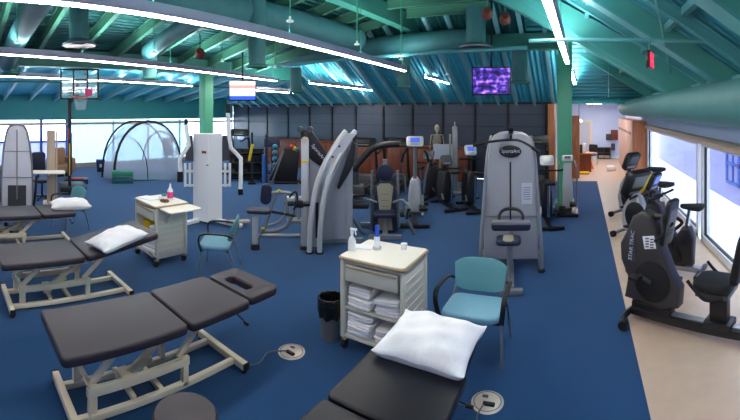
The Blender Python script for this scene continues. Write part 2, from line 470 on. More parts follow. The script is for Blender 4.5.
# gable of the roof end
bm = new()
prism(bm, [(-.55, 2.62), (2.2, 2.62), (2.2, 2.86), (-.55, 4.4)], .12, 'y', (0, 13.42, 0)); struct('gable_wall', bm, M_tealwall)
bm = new(); bar(bm, (-.6, 13.3, 3.62), (2.15, 13.3, 2.82), .1, .1)
for x in (.38, 1.25): bx(bm, (x, 13.32, 2.9), (.07, .06, .62))
struct('trim_4', bm, M_joist)
bm = new(); bx(bm, (.8, 13.3, 2.66), (2.9, .14, .1)); struct('trim_5', bm, M_tealwall)
# wall behind camera
bm = new(); bx(bm, (-6.9, Y0 - .1, 2.5), (18.6, .2, 5.4)); struct('wall_rear', bm, M_wall)
# unseen ceiling lights added to brighten the far room
for k, yy in enumerate((15.2, 18.0)):
    t = thing('far_room_fill_light', 'added unseen ceiling light brightening the far room, ' + ('nearer the lockers end' if k == 0 else 'nearer the lilac far wall'), 'light fixture', (.6, yy, 2.69))
    bm = new(); bx(bm, (0, 0, 0), (.64, .64, .03)); obj('frame', bm, M_white, t)
    bm = new(); bx(bm, (0, 0, -.018), (.58, .58, .01)); obj('lens', bm, M_lens, t)
# door on the far wall
bm = new()
for x in (-.2, .5): bx(bm, (x, 19.93, .9), (.1, .1, 1.8))
bx(bm, (.15, 19.93, 1.82), (.8, .1, .1)); d = struct('door_1', bm, M_cream)
bm = new(); bx(bm, (.15, 19.95, .9), (.6, .04, 1.74)); struct('door_glass', bm, M_board, d)

# columns
def column(x, y, w, zt):
    bm = new(); bx(bm, (x, y, zt / 2), (w, w, zt), bev=.015); bx(bm, (x, y, .06), (w + .1, w + .1, .12), bev=.01)
    return struct('column', bm, M_column)
COL1 = (-.41, 10.1); COL2 = (-10.0, 7.35)
column(*COL1, .36, 4.35); column(*COL2, .32, 3.7)

# ------------------------------------------------------------------ roof steel
def beam(p0, p1, w, h, m=M_beam, name='ceiling_beam'):
    bm = new(); bar(bm, p0, p1, w, h); return struct(name, bm, m)
def ibeam(p0, p1, w, h, m):
    bm = new(); p0 = Vector(p0); p1 = Vector(p1); q = Vector((0, 0, h / 2 - .01))
    bar(bm, p0, p1, .016, h); bar(bm, p0 - q, p1 - q, w, .02); bar(bm, p0 + q, p1 + q, w, .02)
    return struct('ceiling_beam', bm, m)
# joists of the two left slopes (run along x)
y = -3.2
while y < 12.3:
    xe = XL
    ibeam((XL, y, 3.0 - .13), (-10.1, y, 3.95 - .13), .1, .22, M_joist2)
    y += 1.05
y = -3.2
while y < 10.4:
    ibeam((-9.9, y, 3.98 - .16), (-4.6, y, 5.04 - .16), .1, .26, M_joistgreen)
    ibeam((-4.4, y, 5.06 - .16), (-2.2, y, 5.06 - .16), .1, .26, M_joistgreen)
    y += 1.05
# joists of the far slope (run along y)
x = -15.2
while x < -.8:
    zl = 3.0 + .16 * (x + 16) if x < -10 else 3.96 + .2 * (x + 10)
    zt = min(zl, 5.06) - .02
    yt = YB - (zt - 2.66) / .6
    if yt < YB - .3: ibeam((x, YB, 2.66 - .07), (x, yt, zt - .08), .1, .13, M_joist2)
    x += .62
# girders
beam((-10, Y0, 3.72), (-10, 12.4, 3.72), .3, .42)
beam((-9.8, 10.5, 4.2), (-.6, 10.5, 4.2), .32, .42)
beam((-4.5, Y0, 4.72), (-4.5, 10.3, 4.72), .25, .4)
beam((-15.8, 13.0, 2.8), (-10.0, 11.7, 3.72), .16, .22, M_joist2)         # hip
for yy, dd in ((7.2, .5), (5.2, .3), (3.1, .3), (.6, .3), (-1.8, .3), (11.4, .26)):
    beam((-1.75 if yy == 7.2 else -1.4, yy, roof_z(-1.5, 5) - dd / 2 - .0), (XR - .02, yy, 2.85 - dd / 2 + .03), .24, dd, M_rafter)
for yy, dd in ((7.2, .5), (5.2, .3), (3.1, .3)):
    beam((-1.4, yy, roof_z(-1.5, 5) - dd - .02), (XR - .1, yy, 2.88 - dd + .03), .27, .03, M_joist)  # paler strips under the rafters, lit lower edge put into the colour
beam((XR - .12, Y0, 2.78), (XR - .12, 13.3, 2.78), .16, .16, M_joist)
for k, yy in enumerate((4.2, 6.2, 9.2)):
    ibeam((-1.2, yy, roof_z(-1.2, 5) - .12), (XR - .2, yy, roof_z(XR - .2, 5) - .12), .08, .16, M_joist)
# purlins along y on the right slope
for xx in (.1, 1.1): beam((xx, Y0, roof_z(xx, 5) - .05), (xx, 13.2, roof_z(xx, 5) - .05), .07, .09, M_joist)
# tie rods and thin pipes
def pipe(pts, r, label, m=M_beam, name='ceiling_pipe'):
    bm = new(); tube(bm, pts, r, 8, smooth=False); return tag(obj(name, bm, m), label, 'pipe')
pipe([(-.6, 4.6, 3.2), (1.5, 4.6, 3.22)], .022, 'thin teal pipe crossing under the roof and carrying the red exit sign', M_joist)
pipe([(-9.6, 8.6, 3.75), (-5.0, 8.7, 3.72), (-1.2, 8.8, 3.78)], .045, 'long teal pipe crossing behind the hanging television', M_joist)
pipe([(-12.5, -2, 3.3), (-12.5, 11.5, 3.3)], .03, 'thin pipe running under the low slope near the teal wall', M_beam)
pipe([(.3, 2.2, 3.55), (1.55, 6.8, 3.05)], .012, 'thin conduit slanting across the slope above the exercise bikes', M_joist)
pipe([(.75, 10.8, 2.75), (.75, 10.8, 3.6), (-.1, 10.9, 4.0)], .012, 'thin conduit dropping near the gable end behind green column', M_joist)

# ------------------------------------------------------------------ ducts
def duct(pts, r, label, sm=True):
    bm = new(); tube(bm, pts, r, 24, 8, sm); return tag(obj('ventilation_duct', bm, M_duct), label, 'duct')
duct([(1.62, -3.5, 2.47), (1.62, 14.6, 2.47)], .265, 'very wide round teal duct running above the floor length windows', sm=False)
duct([(-5.6, -3, 4.25), (-5.6, 8.9, 4.25)], .3, 'wide round teal duct running lengthwise overhead beside the longest light strip', sm=False)
duct([(-9.0, 9.8, 4.08), (-3.2, 9.8, 4.22), (-2.45, 9.8, 4.2)], .27, 'wide round teal duct crossing in front of far slope', sm=False)
def drop(px, ytop, ybot, r, dia, label, ring=True):
    p = G(px, r)
    t = thing('duct_drop', label, 'duct outlet', (p.x, p.y, Z(ybot, r)))
    h = (ybot - ytop) * r / FPX
    bm = new(); cy(bm, (0, 0, 0), (0, 0, h), dia / 2, n=24)
    obj('drop_pipe', bm, M_duct, t)
    if ring:
        bm = new(); lathe(bm, [(dia * .42, .0), (dia * .85, -.05), (dia * .88, -.02), (dia * .5, .06)], n=32); obj('diffuser_ring', bm, M_silver, t)
    else:
        bm = new(); lathe(bm, [(dia * .5, .0), (dia * .62, -.03), (dia * .64, 0), (dia * .5, .03)], n=24); obj('outlet_rim', bm, M_beam, t)
drop(79, 0, 43, 7.3, .36, 'short vertical teal duct ending in a round diffuser above the basketball hoop')
drop(257, -20, 66, 7.4, .32, 'tall vertical teal duct dropping between two light strips', False)
drop(476, 8, 46, 9.0, .44, 'vertical teal duct with round diffuser ring above the dark television')
drop(404, 58, 87, 11.3, .34, 'small vertical duct outlet behind the lower end of longest light strip', False)
drop(520, 46, 82, 10.3, .42, 'vertical duct outlet hanging close beside the dark television', False)
drop(150, 55, 78, 9.6, .34, 'short duct outlet behind the middle light strip', False)
drop(11, 55, 73, 9.4, .36, 'stubby duct outlet at the picture edge above the long windows', False)
drop(296, 68, 92, 10.8, .3, 'small duct outlet near the hip beam between strips', False)
duct([(-5.6, 4.4, 4.15), (-6.8, 4.4, 4.08), (-8.3, 4.4, 3.76)], .17, 'slanting branch duct falling toward the girder over the net tent')
duct([(-5.3, 1.25, 4.0), (-7.6, 1.25, 3.8), (-9.2, 1.25, 3.5)], .2, 'slanting branch duct crossing the upper corner above the long windows')
for px, py, rr, nm in ((200, 53, 8.2, 'beside top of far green column'), (487, 13, 7.6, 'under the roof near vertical duct'), (505, 18, 7.8, 'on the underside of big sloping girder')):
    p = G(px, rr, Z(py, rr)); t = thing('floodlight', 'rusty brown round ' + ('unlit floodlight ' + nm), 'floodlight', p, face_cam(px))
    bm = new(); lathe(bm, [(0, .12), (.07, .11), (.1, .02), (.115, -.08), (.09, -.08), (.06, 0)], n=20, M=Euler((PI / 2.3, 0, 0)).to_matrix().to_4x4()); obj('housing', bm, M_rust, t)
    bm = new(); cy(bm, (0, 0, .08), (0, 0, .45), .012); obj('stem', bm, M_beam, t)

# ------------------------------------------------------------------ light strips
def strip(p0, p1, label, w=.13, hang=True):
    p0 = Vector(p0); p1 = Vector(p1); d = p1 - p0; L = d.length
    t = thing('light_strip', label, 'light fixture', (p0 + p1) / 2, math.atan2(-d.x, d.y), 'suspended linear light fixtures')
    tilt = math.atan2(d.z, math.hypot(d.x, d.y)); t.rotation_euler.x = tilt
    bm = new(); prism(bm, [(-w / 2 + .02, 0), (w / 2 - .02, 0), (w / 2, .03), (w / 2, .12), (w / 2 - .012, .12), (w / 2 - .012, .06), (-w / 2 + .012, .06), (-w / 2 + .012, .12), (-w / 2, .12), (-w / 2, .03)], L, 'y'); obj('housing', bm, M_house, t)
    bm = new(); bx(bm, (0, 0, -.008), (w - .055, L - .02, .016)); obj('lens', bm, M_lens, t)
    bm = new(); bx(bm, (0, 0, .066), (w - .04, L - .06, .008)); obj('uplight_lens', bm, M_lensup, t)
    n = max(2, int(L / 2.4) + 1)
    for k in range(n):
        yy = -L / 2 + .2 + (L - .4) * k / (n - 1)
        c = (p0 + p1) / 2 + Matrix.Rotation(t.rotation_euler.z, 3, 'Z') @ Vector((0, yy, 0))
        h = max(.15, roof_z(c.x, min(c.y, 13)) - c.z - .1)
        bm = new(); cy(bm, (0, yy, .09), (0, yy, h), .006, n=6); obj('hanger', bm, M_beam, t)
    return t
def Q(px, py, H): return G(px, H * FPX / (HOR - py), CAM_H + H)
a, b = Q(32, 0, 1.0), Q(405, 71, 1.0); strip(a - (b - a) * .42, b, 'long near light strip crossing overhead from upper corner to midway')
a, b = Q(0, 54, 1.0), Q(276, 81, 1.0); strip(a - (b - a) * .1, b, 'second long light strip crossing in front of basketball backboard top')
a, b = Q(0, 76, .9), Q(192, 86, .9); strip(a - (b - a) * .05, b, 'third light strip crossing behind the basketball backboard')
a, b = Q(231, 88.5, .7), Q(294, 93, .62); strip(a, b, 'short far light strip passing behind the bright television')
a, b = Q(309, 83, .95), Q(374, 90.5, .72); strip(a, b, 'short far light strip above the arched machine')
a, b = Q(425, 77, 1.05), Q(466, 88, .75); strip(a, b, 'tilted short light strip beside the dark television')
a, b = Q(547, 0, 1.0), Q(567.5, 63, 1.0); strip(a - (b - a) * .55, b, 'light strip running overhead toward the green column')
a, b = Q(571.5, 72, 1.0), Q(575, 84, .8); strip(a, b, 'small light strip seen beyond the green column top')

# pendants
pd = None
for k, (px, py, H, lab) in enumerate(((17, 43, 1.1, 'at the edge over the second light strip'), (154, 53, 1.1, 'over the second light strip above the net tent'), (290, 22, 1.1, 'the largest one, above the longest light strip'),
        (222, 62, 1.1, 'above the bright television'), (357, 45, 1.1, 'above the near light strip beside its lower half'), (401, 60, 1.1, 'above the far end of near light strip'),
        (275, 68, 1.0, 'beyond the end of second light strip'), (447, 75, 1.0, 'over the tilted short light strip'), (142, 73, .95, 'below the second light strip above the net tent'), (343, 79, .95, 'over the short strip above the arched machine'))):
    r = H * FPX / (HOR - py); p = G(px, r, CAM_H + H)
    t = thing('pendant_lamp', 'small white pendant on thin rod, ' + lab, 'pendant lamp', p, 0, 'small pendants on rods')
    L = max(.2, roof_z(p.x, p.y) - p.z - .02)
    bm = new(); cy(bm, (0, 0, .06), (0, 0, L), .011, n=8); obj('rod', bm, M_column, t)
    bm = new(); lathe(bm, [(0, 0), (.045, .0), (.05, .012), (.045, .022), (.018, .03), (.014, .07), (0, .07)], n=16); obj('lamp_cap', bm, M_cap, t)

# ------------------------------------------------------------------ televisions
def screen_mat(name, kind):
    m = bpy.data.materials.new(name); m.use_nodes = True; nt = m.node_tree; b = nt.nodes['Principled BSDF']
    tc = nt.nodes.new('ShaderNodeTexCoord'); sp = nt.nodes.new('ShaderNodeSeparateXYZ'); nt.links.new(tc.outputs['Generated'], sp.inputs[0])
    cr = nt.nodes.new('ShaderNodeValToRGB')
    if kind == 'bright':
        cr.color_ramp.interpolation = 'CONSTANT'; e = cr.color_ramp.elements
        e[0].position = 0; e[0].color = (*sr(40, 80, 190), 1)
        for p, c in ((.2, (200, 205, 235)), (.62, (205, 150, 140)), (.78, (215, 218, 240))):
            k = e.new(p); k.color = (*sr(*c), 1)
        nt.links.new(sp.outputs[2], cr.inputs[0])
        n = nt.nodes.new('ShaderNodeTexNoise'); n.inputs['Scale'].default_value = 14
        nt.links.new(tc.outputs['Generated'], n.inputs['Vector'])
    else:
        n = nt.nodes.new('ShaderNodeTexNoise'); n.inputs['Scale'].default_value = 5.5; n.inputs['Detail'].default_value = 3
        nt.links.new(tc.outputs['Generated'], n.inputs['Vector'])
        e = cr.color_ramp.elements; e[0].position = .4; e[0].color = (*sr(20, 14, 60), 1); e[1].position = .68; e[1].color = (*sr(190, 130, 250), 1)
        k = e.new(.54); k.color = (*sr(64, 40, 150), 1)
        nt.links.new(n.outputs['Fac'], cr.inputs[0])
    nt.links.new(cr.outputs[0], b.inputs['Emission Color']); b.inputs['Emission Strength'].default_value = 1.0
    b.inputs['Base Color'].default_value = (.01, .01, .01, 1); b.inputs['Roughness'].default_value = .2
    return m
def tv(px, py, r, w, h, m, label, rot=0., tilt=.12):
    p = G(px, r, Z(py, r)); t = thing('television', label, 'television', p, face_cam(px) + rot)
    R = (tilt, 0, 0)
    bm = new(); bx(bm, (0, .03, 0), (w, .06, h), R, .008); obj('casing', bm, M_black, t)
    bm = new(); bx(bm, (0, 0, 0), (w - .05, .004, h - .06)); o = obj('screen', bm, m, t); o.rotation_euler = R; o.location = (0, -.004, 0)
    L = roof_z(p.x, p.y) - p.z
    bm = new(); cy(bm, (0, .08, 0), (0, .08, max(L, h)), .025); bx(bm, (0, .07, 0), (.3, .05, .25)); obj('ceiling_mount', bm, M_black, t)
    return t
tv(491.5, 81, 9.6, .94, .68, screen_mat('screen_violet', 'dark'), 'hanging television with violet picture above the grey weight tower')
tv(242.5, 90.5, 11.6, .8, .6, screen_mat('screen_news', 'bright'), 'hanging television with pale picture and blue strip near the far corner')

# exit sign
p = G(650.5, 4.62, 0); t = thing('exit_sign', 'red lit exit sign hanging from the thin teal pipe', 'exit sign', (p.x, 4.6, 2.98), 1.25)
bm = new(); bx(bm, (0, 0, 0), (.3, .05, .2), bev=.008); obj('housing', bm, M_blackm, t)
bm = new(); bx(bm, (0, -.027, 0), (.26, .004, .16)); obj('sign_face', bm, M_exit, t)
text('exit_lettering', 'EXIT', .11, M_board, t, (0, -.032, 0), (PI / 2, 0, 0))
bm = new(); cy(bm, (0, 0, .1), (0, 0, .21), .01); obj('stem', bm, M_beam, t)

# ================================================================== TREATMENT TABLES
def cushion(w, l, t=.075, r=.05):
    bm = new(); prism(bm, rrect(w, l, r), t, 'z', (0, 0, 0), bev=.02, seg=3); return bm
def treatment_table(label, loc, rotz, foot, mid, head, ztop, headtilt=0., blk=M_vinyl, midtilt=0., base=None):
    """length along y, head at +y; foot/mid/head = (y0, y1) in local space"""
    t = thing('treatment_table', label, 'treatment table', loc, rotz, 'padded treatment tables')
    zc = ztop - .0375; w = .74
    o = obj('foot_cushion', cushion(w, foot[1] - foot[0]), blk, t); o.location = (0, (foot[0] + foot[1]) / 2, zc)
    L = mid[1] - mid[0]
    o = obj('middle_cushion', cushion(w, L), blk, t); o.rotation_euler.x = midtilt
    o.location = (0, mid[0] + L / 2 * math.cos(midtilt), zc + L / 2 * math.sin(midtilt))
    hz = zc + L * math.sin(midtilt); hy = mid[0] + L * math.cos(midtilt) + .02
    if head:
        L2 = head[1] - head[0]
        # head section with a face slot
        q = bmesh.new(); n = 8; out = rrect(w - .06, L2, .07, n - 1); inn = rrect(.34, .12, .05, n - 1, 0, -.06)
        inn = [(x, y + .01) for x, y in inn]
        def ring(ps, z): return [q.verts.new((x, y, z)) for x, y in ps]
        hh = .0375; sc = lambda ps, s: [(x * s, y * s) for x, y in ps]
        loops = [ring(inn, -hh), ring(inn, hh - .015), ring([(x * 1.06, (y + .05) * 1.2 - .05) for x, y in inn], hh), ring(sc(out, .95), hh), ring(sc(out, .985), hh - .008), ring(out, hh - .024), ring(out, -hh + .02), ring(sc(out, .97), -hh)]
        m = len(out)
        for A, B in zip(loops, loops[1:] + loops[:1]):
            for i in range(m):
                j = (i + 1) % m; q.faces.new((A[i], A[j], B[j], B[i]))
        o = obj('head_cushion', q, blk, t); a = headtilt + midtilt; o.rotation_euler.x = a
        o.location = (0, hy + L2 / 2 * math.cos(a), hz + L2 / 2 * math.sin(a))
    fm, zr = M_cream, ztop - .1
    bm = new()                                              # upper frame under the cushions
    for s in (-1, 1):
        bar(bm, (s * .24, foot[0] + .1, zr), (s * .24, mid[0] + .02, zr), .04, .045)
        bar(bm, (s * .24, mid[0] + .02, zr), (s * .24, mid[0] + (L - .08) * math.cos(midtilt), zr + (L - .08) * math.sin(midtilt)), .035, .035)
    for y in (foot[0] + .12, (foot[0] + foot[1]) / 2, mid[0] - .02, mid[0] + .12): bar(bm, (-.26, y, zr), (.26, y, zr), .04, .04)
    obj('upper_frame', bm, fm, t)
    y0, y1 = base or (foot[0] + .14, mid[1] - .06)
    bm = new()                                              # base frame
    for s in (-1, 1): bar(bm, (s * .2, y0, .055), (s * .2, y1, .055), .05, .05, bev=.006)
    for y in (y0, y1): bar(bm, (-.36, y, .06), (.36, y, .06), .06, .06, bev=.006)
    bar(bm, (-.2, (y0 + y1) / 2, .055), (.2, (y0 + y1) / 2, .055), .04, .04)
    obj('base_frame', bm, fm, t)
    for s in (-1, 1):
        for y in (y0, y1):
            bm = new(); cy(bm, (s * .335, y, 0), (s * .335, y, .04), .028); bx(bm, (s * .365, y, .06), (.012, .064, .064)); obj('rubber_foot', bm, M_rubber, t)
    for s in (-1, 1):                                       # upright brackets, middle rail
        bm = new()
        bar(bm, (s * .2, y0 + .12, .05), (s * .2, y0 + .12, .3), .05, .012, (0, 1, 0)); bar(bm, (s * .2, y0 + .16, .05), (s * .2, y0 + .16, .3), .012, .05, (0, 1, 0))
        bar(bm, (s * .2, y0 + .1, .25), (s * .2, y0 + 1.02, .25), .045, .07, bev=.006)
        bar(bm, (s * .2, y0 + .98, .05), (s * .2, y0 + .98, .27), .05, .05, (0, 1, 0))
        obj('lift_rail', bm, fm, t)
        for ya, yb in ((y0 + .14, y0 + .42), (y0 + .94, y0 + 1.22)):
            bm = new(); bar(bm, (s * .155, ya, .27), (s * .155, yb, zr), .03, .055, bev=.004); obj('lift_arm', bm, M_cream, t)
            
    bm = new(); bar(bm, (.0, y0 + .5, .1), (0, y0 + .5, .2), .14, .1, (0, 1, 0), .01); cy(bm, (0, y0 + .5, .15), (0, y0 + 1.05, zr - .05), .028); cy(bm, (0, y0 + .5, .15), (0, y0 + .75, .26), .04)
    obj('lift_motor', bm, M_cream, t)
    bm = new(); bar(bm, (-.2, y0 + .5, .1), (.2, y0 + .5, .1), .04, .03); obj('cross_brace', bm, fm, t); bm = new(); bar(bm, (-.2, y0 + .14, .27), (.2, y0 + .14, .27), .03, .03); obj('cross_brace', bm, fm, t)
    for y, s in ((mid[1] - .1, 1), (foot[0] + .2, -1)):
        bm = new(); tube(bm, [(s * .24, y, zr - .02), (s * .33, y + .02, zr - .06), (s * .41, y, zr - .06)], .007); obj('lever', bm, M_chrome, t)
        bm = new(); cy(bm, (s * .38, y + .004, zr - .06), (s * .43, y, zr - .06), .013); obj('lever_grip', bm, M_black, t)
    return t
treatment_table('brown black treatment table with slotted headrest, beside the round stool', (-3.07, 0, 0), 0, (.76, 1.82), (1.84, 2.5), (2.52, 2.91), .645)
treatment_table('dark treatment table with raised head and white pillow, second from the round stool', (-4.9, 0, 0), .03, (.55, 1.58), (1.6, 2.62), None, .62, 0, midtilt=.145, base=(.68, 2.2))
treatment_table('dark treatment table at picture edge, end beside a teal chair', (-6.98, 0, 0), 0, (.1, 1.5), (1.52, 2.12), None, .62, 0)
treatment_table('navy black treatment table with big white pillow beside the towel cart', (-1.12, 0, 0), 0, (.95, 1.98), (2.0, 2.6), (2.62, 3.06), .63, .14, M_vinyl2)

# pillows
def pillow(label, loc, w, l, h, rot, seed, droop=0.):
    rnd = random.Random(seed); bm = new(); n = 18; ph = [rnd.uniform(0, 6.28) for _ in range(8)]
    top, bot = {}, {}
    for i in range(n + 1):
        for j in range(n + 1):
            u, v = i / n * 2 - 1, j / n * 2 - 1
            # pinched sides between pulled-out corners
            px_ = u * (1 - .09 * (1 - v * v)) if abs(u) > .0 else 0; py_ = v * (1 - .09 * (1 - u * u))
            prof = (max(0, 1 - abs(u) ** 3.2) * max(0, 1 - abs(v) ** 3.2)) ** .55
            wr = 1 + .07 * math.sin(7 * u + 4 * v + ph[0]) + .05 * math.sin(11 * v - 5 * u + ph[1]) + .05 * math.sin(15 * u + ph[2]) * abs(v)
            z = h * prof * wr
            dz = -droop * max(0, u - .35) ** 2 * 1.2
            if i in (0, n) or j in (0, n):
                vt = bm.verts.new((px_ * w / 2, py_ * l / 2, .045 * h / .12 + dz + .008 * math.sin(9 * (u + v) + ph[3]))); top[i, j] = bot[i, j] = vt
            else:
                top[i, j] = bm.verts.new((px_ * w / 2, py_ * l / 2, z * .85 + .02 + dz)); bot[i, j] = bm.verts.new((px_ * w / 2, py_ * l / 2, max(0.0, .04 - z * .5) + dz))
    for i in range(n):
        for j in range(n):
            bm.faces.new((top[i, j], top[i + 1, j], top[i + 1, j + 1], top[i, j + 1])); bm.faces.new((bot[i, j], bot[i, j + 1], bot[i + 1, j + 1], bot[i + 1, j]))
    o = obj('pillow', bm, M_pillow); o.location = loc; o.rotation_euler = rot; o.modifiers.new('s', 'SUBSURF').levels = 1; o.modifiers['s'].render_levels = 1
    for p in o.data.polygons: p.use_smooth = True
    return tag(o, label, 'pillow')
pillow('big white pillow on the navy treatment table beside towel cart', (-1.08, 2.75, .64), .74, .58, .19, (.1, 0, -.04), 1)
pillow('white pillow on raised head of table near cream cart', (-4.72, 2.06, .70), .48, .74, .16, (.145, .0, .22), 2, .0)
pillow('small white pillow at table end beside the teal chair', (-7.02, 2.12, .615), .5, .78, .17, (0, .0, -.15), 3)

# stool
t = thing('round_stool', 'round dark padded stool in front of brown black treatment table', 'stool', (-2.07, 1.36, 0))
bm = new(); lathe(bm, [(0, .44), (.19, .44), (.205, .46), (.205, .5), (.19, .52), (.15, .53), (0, .535)], n=36); obj('seat', bm, M_vinyl, t)
bm = new(); cy(bm, (0, 0, .12), (0, 0, .44), .025); obj('gas_post', bm, M_chrome, t)
for k in range(5):
    a = 2 * PI * k / 5; bm = new(); bar(bm, (0, 0, .11), (.25 * math.cos(a), .25 * math.sin(a), .08), .035, .03, bev=.005); o = obj('leg', bm, M_black, t)
    bm = new(); cy(bm, (.25 * math.cos(a) - .012, .25 * math.sin(a), .03), (.25 * math.cos(a) + .012, .25 * math.sin(a), .03), .03); cy(bm, (.25 * math.cos(a), .25 * math.sin(a), .03), (.25 * math.cos(a), .25 * math.sin(a), .08), .008); obj('caster', bm, M_rubber, o)

# ------------------------------------------------------------------ chairs
def arm_chair(label, loc, rotz, seatm=M_chair, backm=M_chairback):
    t = thing('armchair', label, 'chair', loc, rotz, 'blue armchairs with black arms')
    bm = new(); prism(bm, rrect(.5, .47, .09), .07, 'z', (0, -.02, .435), bev=.025, seg=3); obj('seat', bm, seatm, t)
    # curved backrest
    bm = new(); n = 12; rows = []
    for side in (0, 1):
        for j in range(9):
            v = j / 8; row = []
            for i in range(n + 1):
                u = i / n * 2 - 1
                ww = .25 * (1 - .10 * (1 - v)) ; rz = .06 * abs(u) ** 4
                z = .5 + .33 * v - rz * (1 if v > .5 else -1) * abs(2 * v - 1)
                y = .23 + .07 * v - .05 * u * u + (-.02 if side == 0 else .02) * (1 - max(abs(u) ** 6, abs(2 * v - 1) ** 6) * .6)
                row.append(bm.verts.new((u * ww, y, z)))
            rows.append(row)
    A, B = rows[:9], rows[9:]
    for j in range(8):
        for i in range(n):
            bm.faces.new((A[j][i], A[j][i + 1], A[j + 1][i + 1], A[j + 1][i])); bm.faces.new((B[j][i], B[j + 1][i], B[j + 1][i + 1], B[j][i + 1]))
    for i in range(n):
        bm.faces.new((A[0][i], B[0][i], B[0][i + 1], A[0][i + 1])); bm.faces.new((A[8][i], A[8][i + 1], B[8][i + 1], B[8][i]))
    for j in range(8):
        bm.faces.new((A[j][0], A[j + 1][0], B[j + 1][0], B[j][0])); bm.faces.new((A[j][n], B[j][n], B[j + 1][n], A[j + 1][n]))
    obj('backrest', bm, backm, t)
    for s in (-1, 1):
        bm = new(); tube(bm, [(s * .27, -.2, .43), (s * .285, -.24, .0)], .012, smooth=False); obj('leg', bm, M_silver, t)
        bm = new(); tube(bm, [(s * .25, .2, .43), (s * .27, .31, .0)], .012, smooth=False); obj('leg', bm, M_silver, t)
        bm = new(); tube(bm, [(s * .27, -.2, .40), (s * .29, -.23, .56), (s * .295, -.18, .645), (s * .295, .0, .66), (s * .285, .17, .645), (s * .25, .25, .6)], .02, flat=(.042, .024, (1, 0, 0))); obj('armrest', bm, M_black, t)
        bm = new(); tube(bm, [(s * .25, .2, .42), (s * .235, .255, .55), (s * .23, .275, .66)], .013); obj('back_post', bm, M_silver, t)
    bm = new(); bar(bm, (-.26, .18, .395), (.26, .18, .395), .025, .02); obj('seat_frame', bm, M_blackm, t); bm = new(); bar(bm, (-.27, -.19, .395), (.27, -.19, .395), .025, .02); obj('seat_frame', bm, M_blackm, t)
    for c in t.children: c.scale.x = 1.15; c.scale.z = .985
    return t
ch = arm_chair('blue armchair with black arms facing the camera beside the towel cart', (-1.05, 3.86, 0), 0)
dup(ch, (-4.70, 3.68, 0), math.atan2(-.74, .67), 'blue armchair beside the white cable column and slotted table')
dup(ch, (-7.78, 2.32, 0), .2, 'teal armchair behind end of the table at picture edge')

# ------------------------------------------------------------------ carts
def cart(label, loc, rotz, leaf=False):
    t = thing('utility_cart', label, 'cart', loc, rotz, 'cream utility carts')
    w, d, z0, z1 = .68, .56, .12, .885
    bm = new()
    for s in (-1, 1): bx(bm, (s * (w / 2 - .015), 0, (z0 + z1) / 2), (.03, d, z1 - z0), bev=.004)
    bx(bm, (0, d / 2 - .012, (z0 + z1) / 2), (w - .06, .02, z1 - z0)); bx(bm, (0, 0, z0 + .012), (w - .06, d - .01, .025)); bx(bm, (0, 0, z1 - .012), (w - .06, d - .02, .02))
    obj('body', bm, M_cart, t)
    for s in (-1, 1):
        for q in (-1, 1):
            bm = new(); bx(bm, (s * (w / 2 - .005), q * (d / 2 - .015), (z0 + z1) / 2), (.045, .045, z1 - z0 + .02), bev=.012); obj('corner_post', bm, M_cart, t)
            bm = new(); x, y = s * (w / 2 - .02), q * (d / 2 - .03)
            bx(bm, (x, y, .105), (.05, .06, .04), bev=.006); o = obj('caster', bm, M_rim, t)
            bm = new(); cy(bm, (x - .016, y - .01, .045), (x + .016, y - .01, .045), .045, n=18); obj('wheel', bm, M_rubber, o)
    bm = new(); prism(bm, rrect(w + .07, d + .07, .05), .028, 'z', (0, 0, z1 + .03), bev=.008); obj('top_rim', bm, M_rim, t)
    bm = new(); prism(bm, rrect(w + .035, d + .035, .04), .01, 'z', (0, 0, z1 + .046), bev=.003); obj('top', bm, M_carttop, t)
    bm = new(); bx(bm, (0, -d / 2 + .0, z1 - .11), (w - .1, .03, .16), bev=.006); bx(bm, (0, 0, z1 - .11), (w - .12, d - .1, .12)); dr = obj('drawer', bm, M_cart, t)
    bm = new(); bx(bm, (0, -d / 2 - .022, z1 - .045), (w - .12, .02, .018), bev=.005); obj('handle', bm, M_rim, dr)
    bm = new(); bx(bm, (0, 0, .41), (w - .06, d - .03, .02)); obj('shelf', bm, M_cart, t)
    bm = new()
    for k in range(7): bx(bm, (w / 2 + .003, -.02, .24 + k * .085), (.006, d - .12, .05), (0, .06, 0))
    obj('side_louvre', bm, M_cart, t)
    if leaf:
        bm = new(); prism(bm, rrect(.34, d, .04), .024, 'z', (w / 2 + .2, .04, z1 + .01), bev=.006); o = obj('side_leaf', bm, M_carttop, t)
        bm = new(); bar(bm, (w / 2 + .02, -.1, z1 - .22), (w / 2 + .24, -.1, z1 - .01), .02, .02); obj('leaf_brace', bm, M_cream, o)
    return t
EX, EY = -1.935, 3.62
cart('cream cart stacked with white towels beside the black lined bin', (EX, EY, 0), 0)
GX, GY = -5.66, 3.24
cart('cream cart with side leaf and white bottle beside the white cable column', (GX, GY, 0), 0, True)

def towel(label, loc, w, l, h, rot, seed, grp='folded white towels in the cream cart'):
    rnd = random.Random(seed); bm = new(); n = 10; layers = 3
    for k in range(layers):
        zz = h * k / layers; hh = h / layers * 1.02; jx, jy = rnd.uniform(-.01, .01), rnd.uniform(-.012, .012)
        q = bmesh.new(); prism(q, rrect(w - rnd.uniform(0, .02), l - rnd.uniform(0, .02), .03, 4), hh, 'z', (jx, jy, zz + hh / 2), bev=hh * .42, seg=3)
        for v in q.verts:
            v.co.z += (.012 * math.sin(v.co.x * 13 + seed) + .008 * math.sin(v.co.x * 31 + v.co.y * 17)) * (v.co.z / h if h else 0)
            v.co.x += .005 * math.sin(v.co.y * 25 + seed + k)
        put(bm, q, Matrix.Identity(4))
    o = obj('folded_towel', bm, M_towel); o.location = loc; o.rotation_euler = (0, 0, rot)
    return tag(o, label, 'towel', grp)
sh, sl = .425, .15
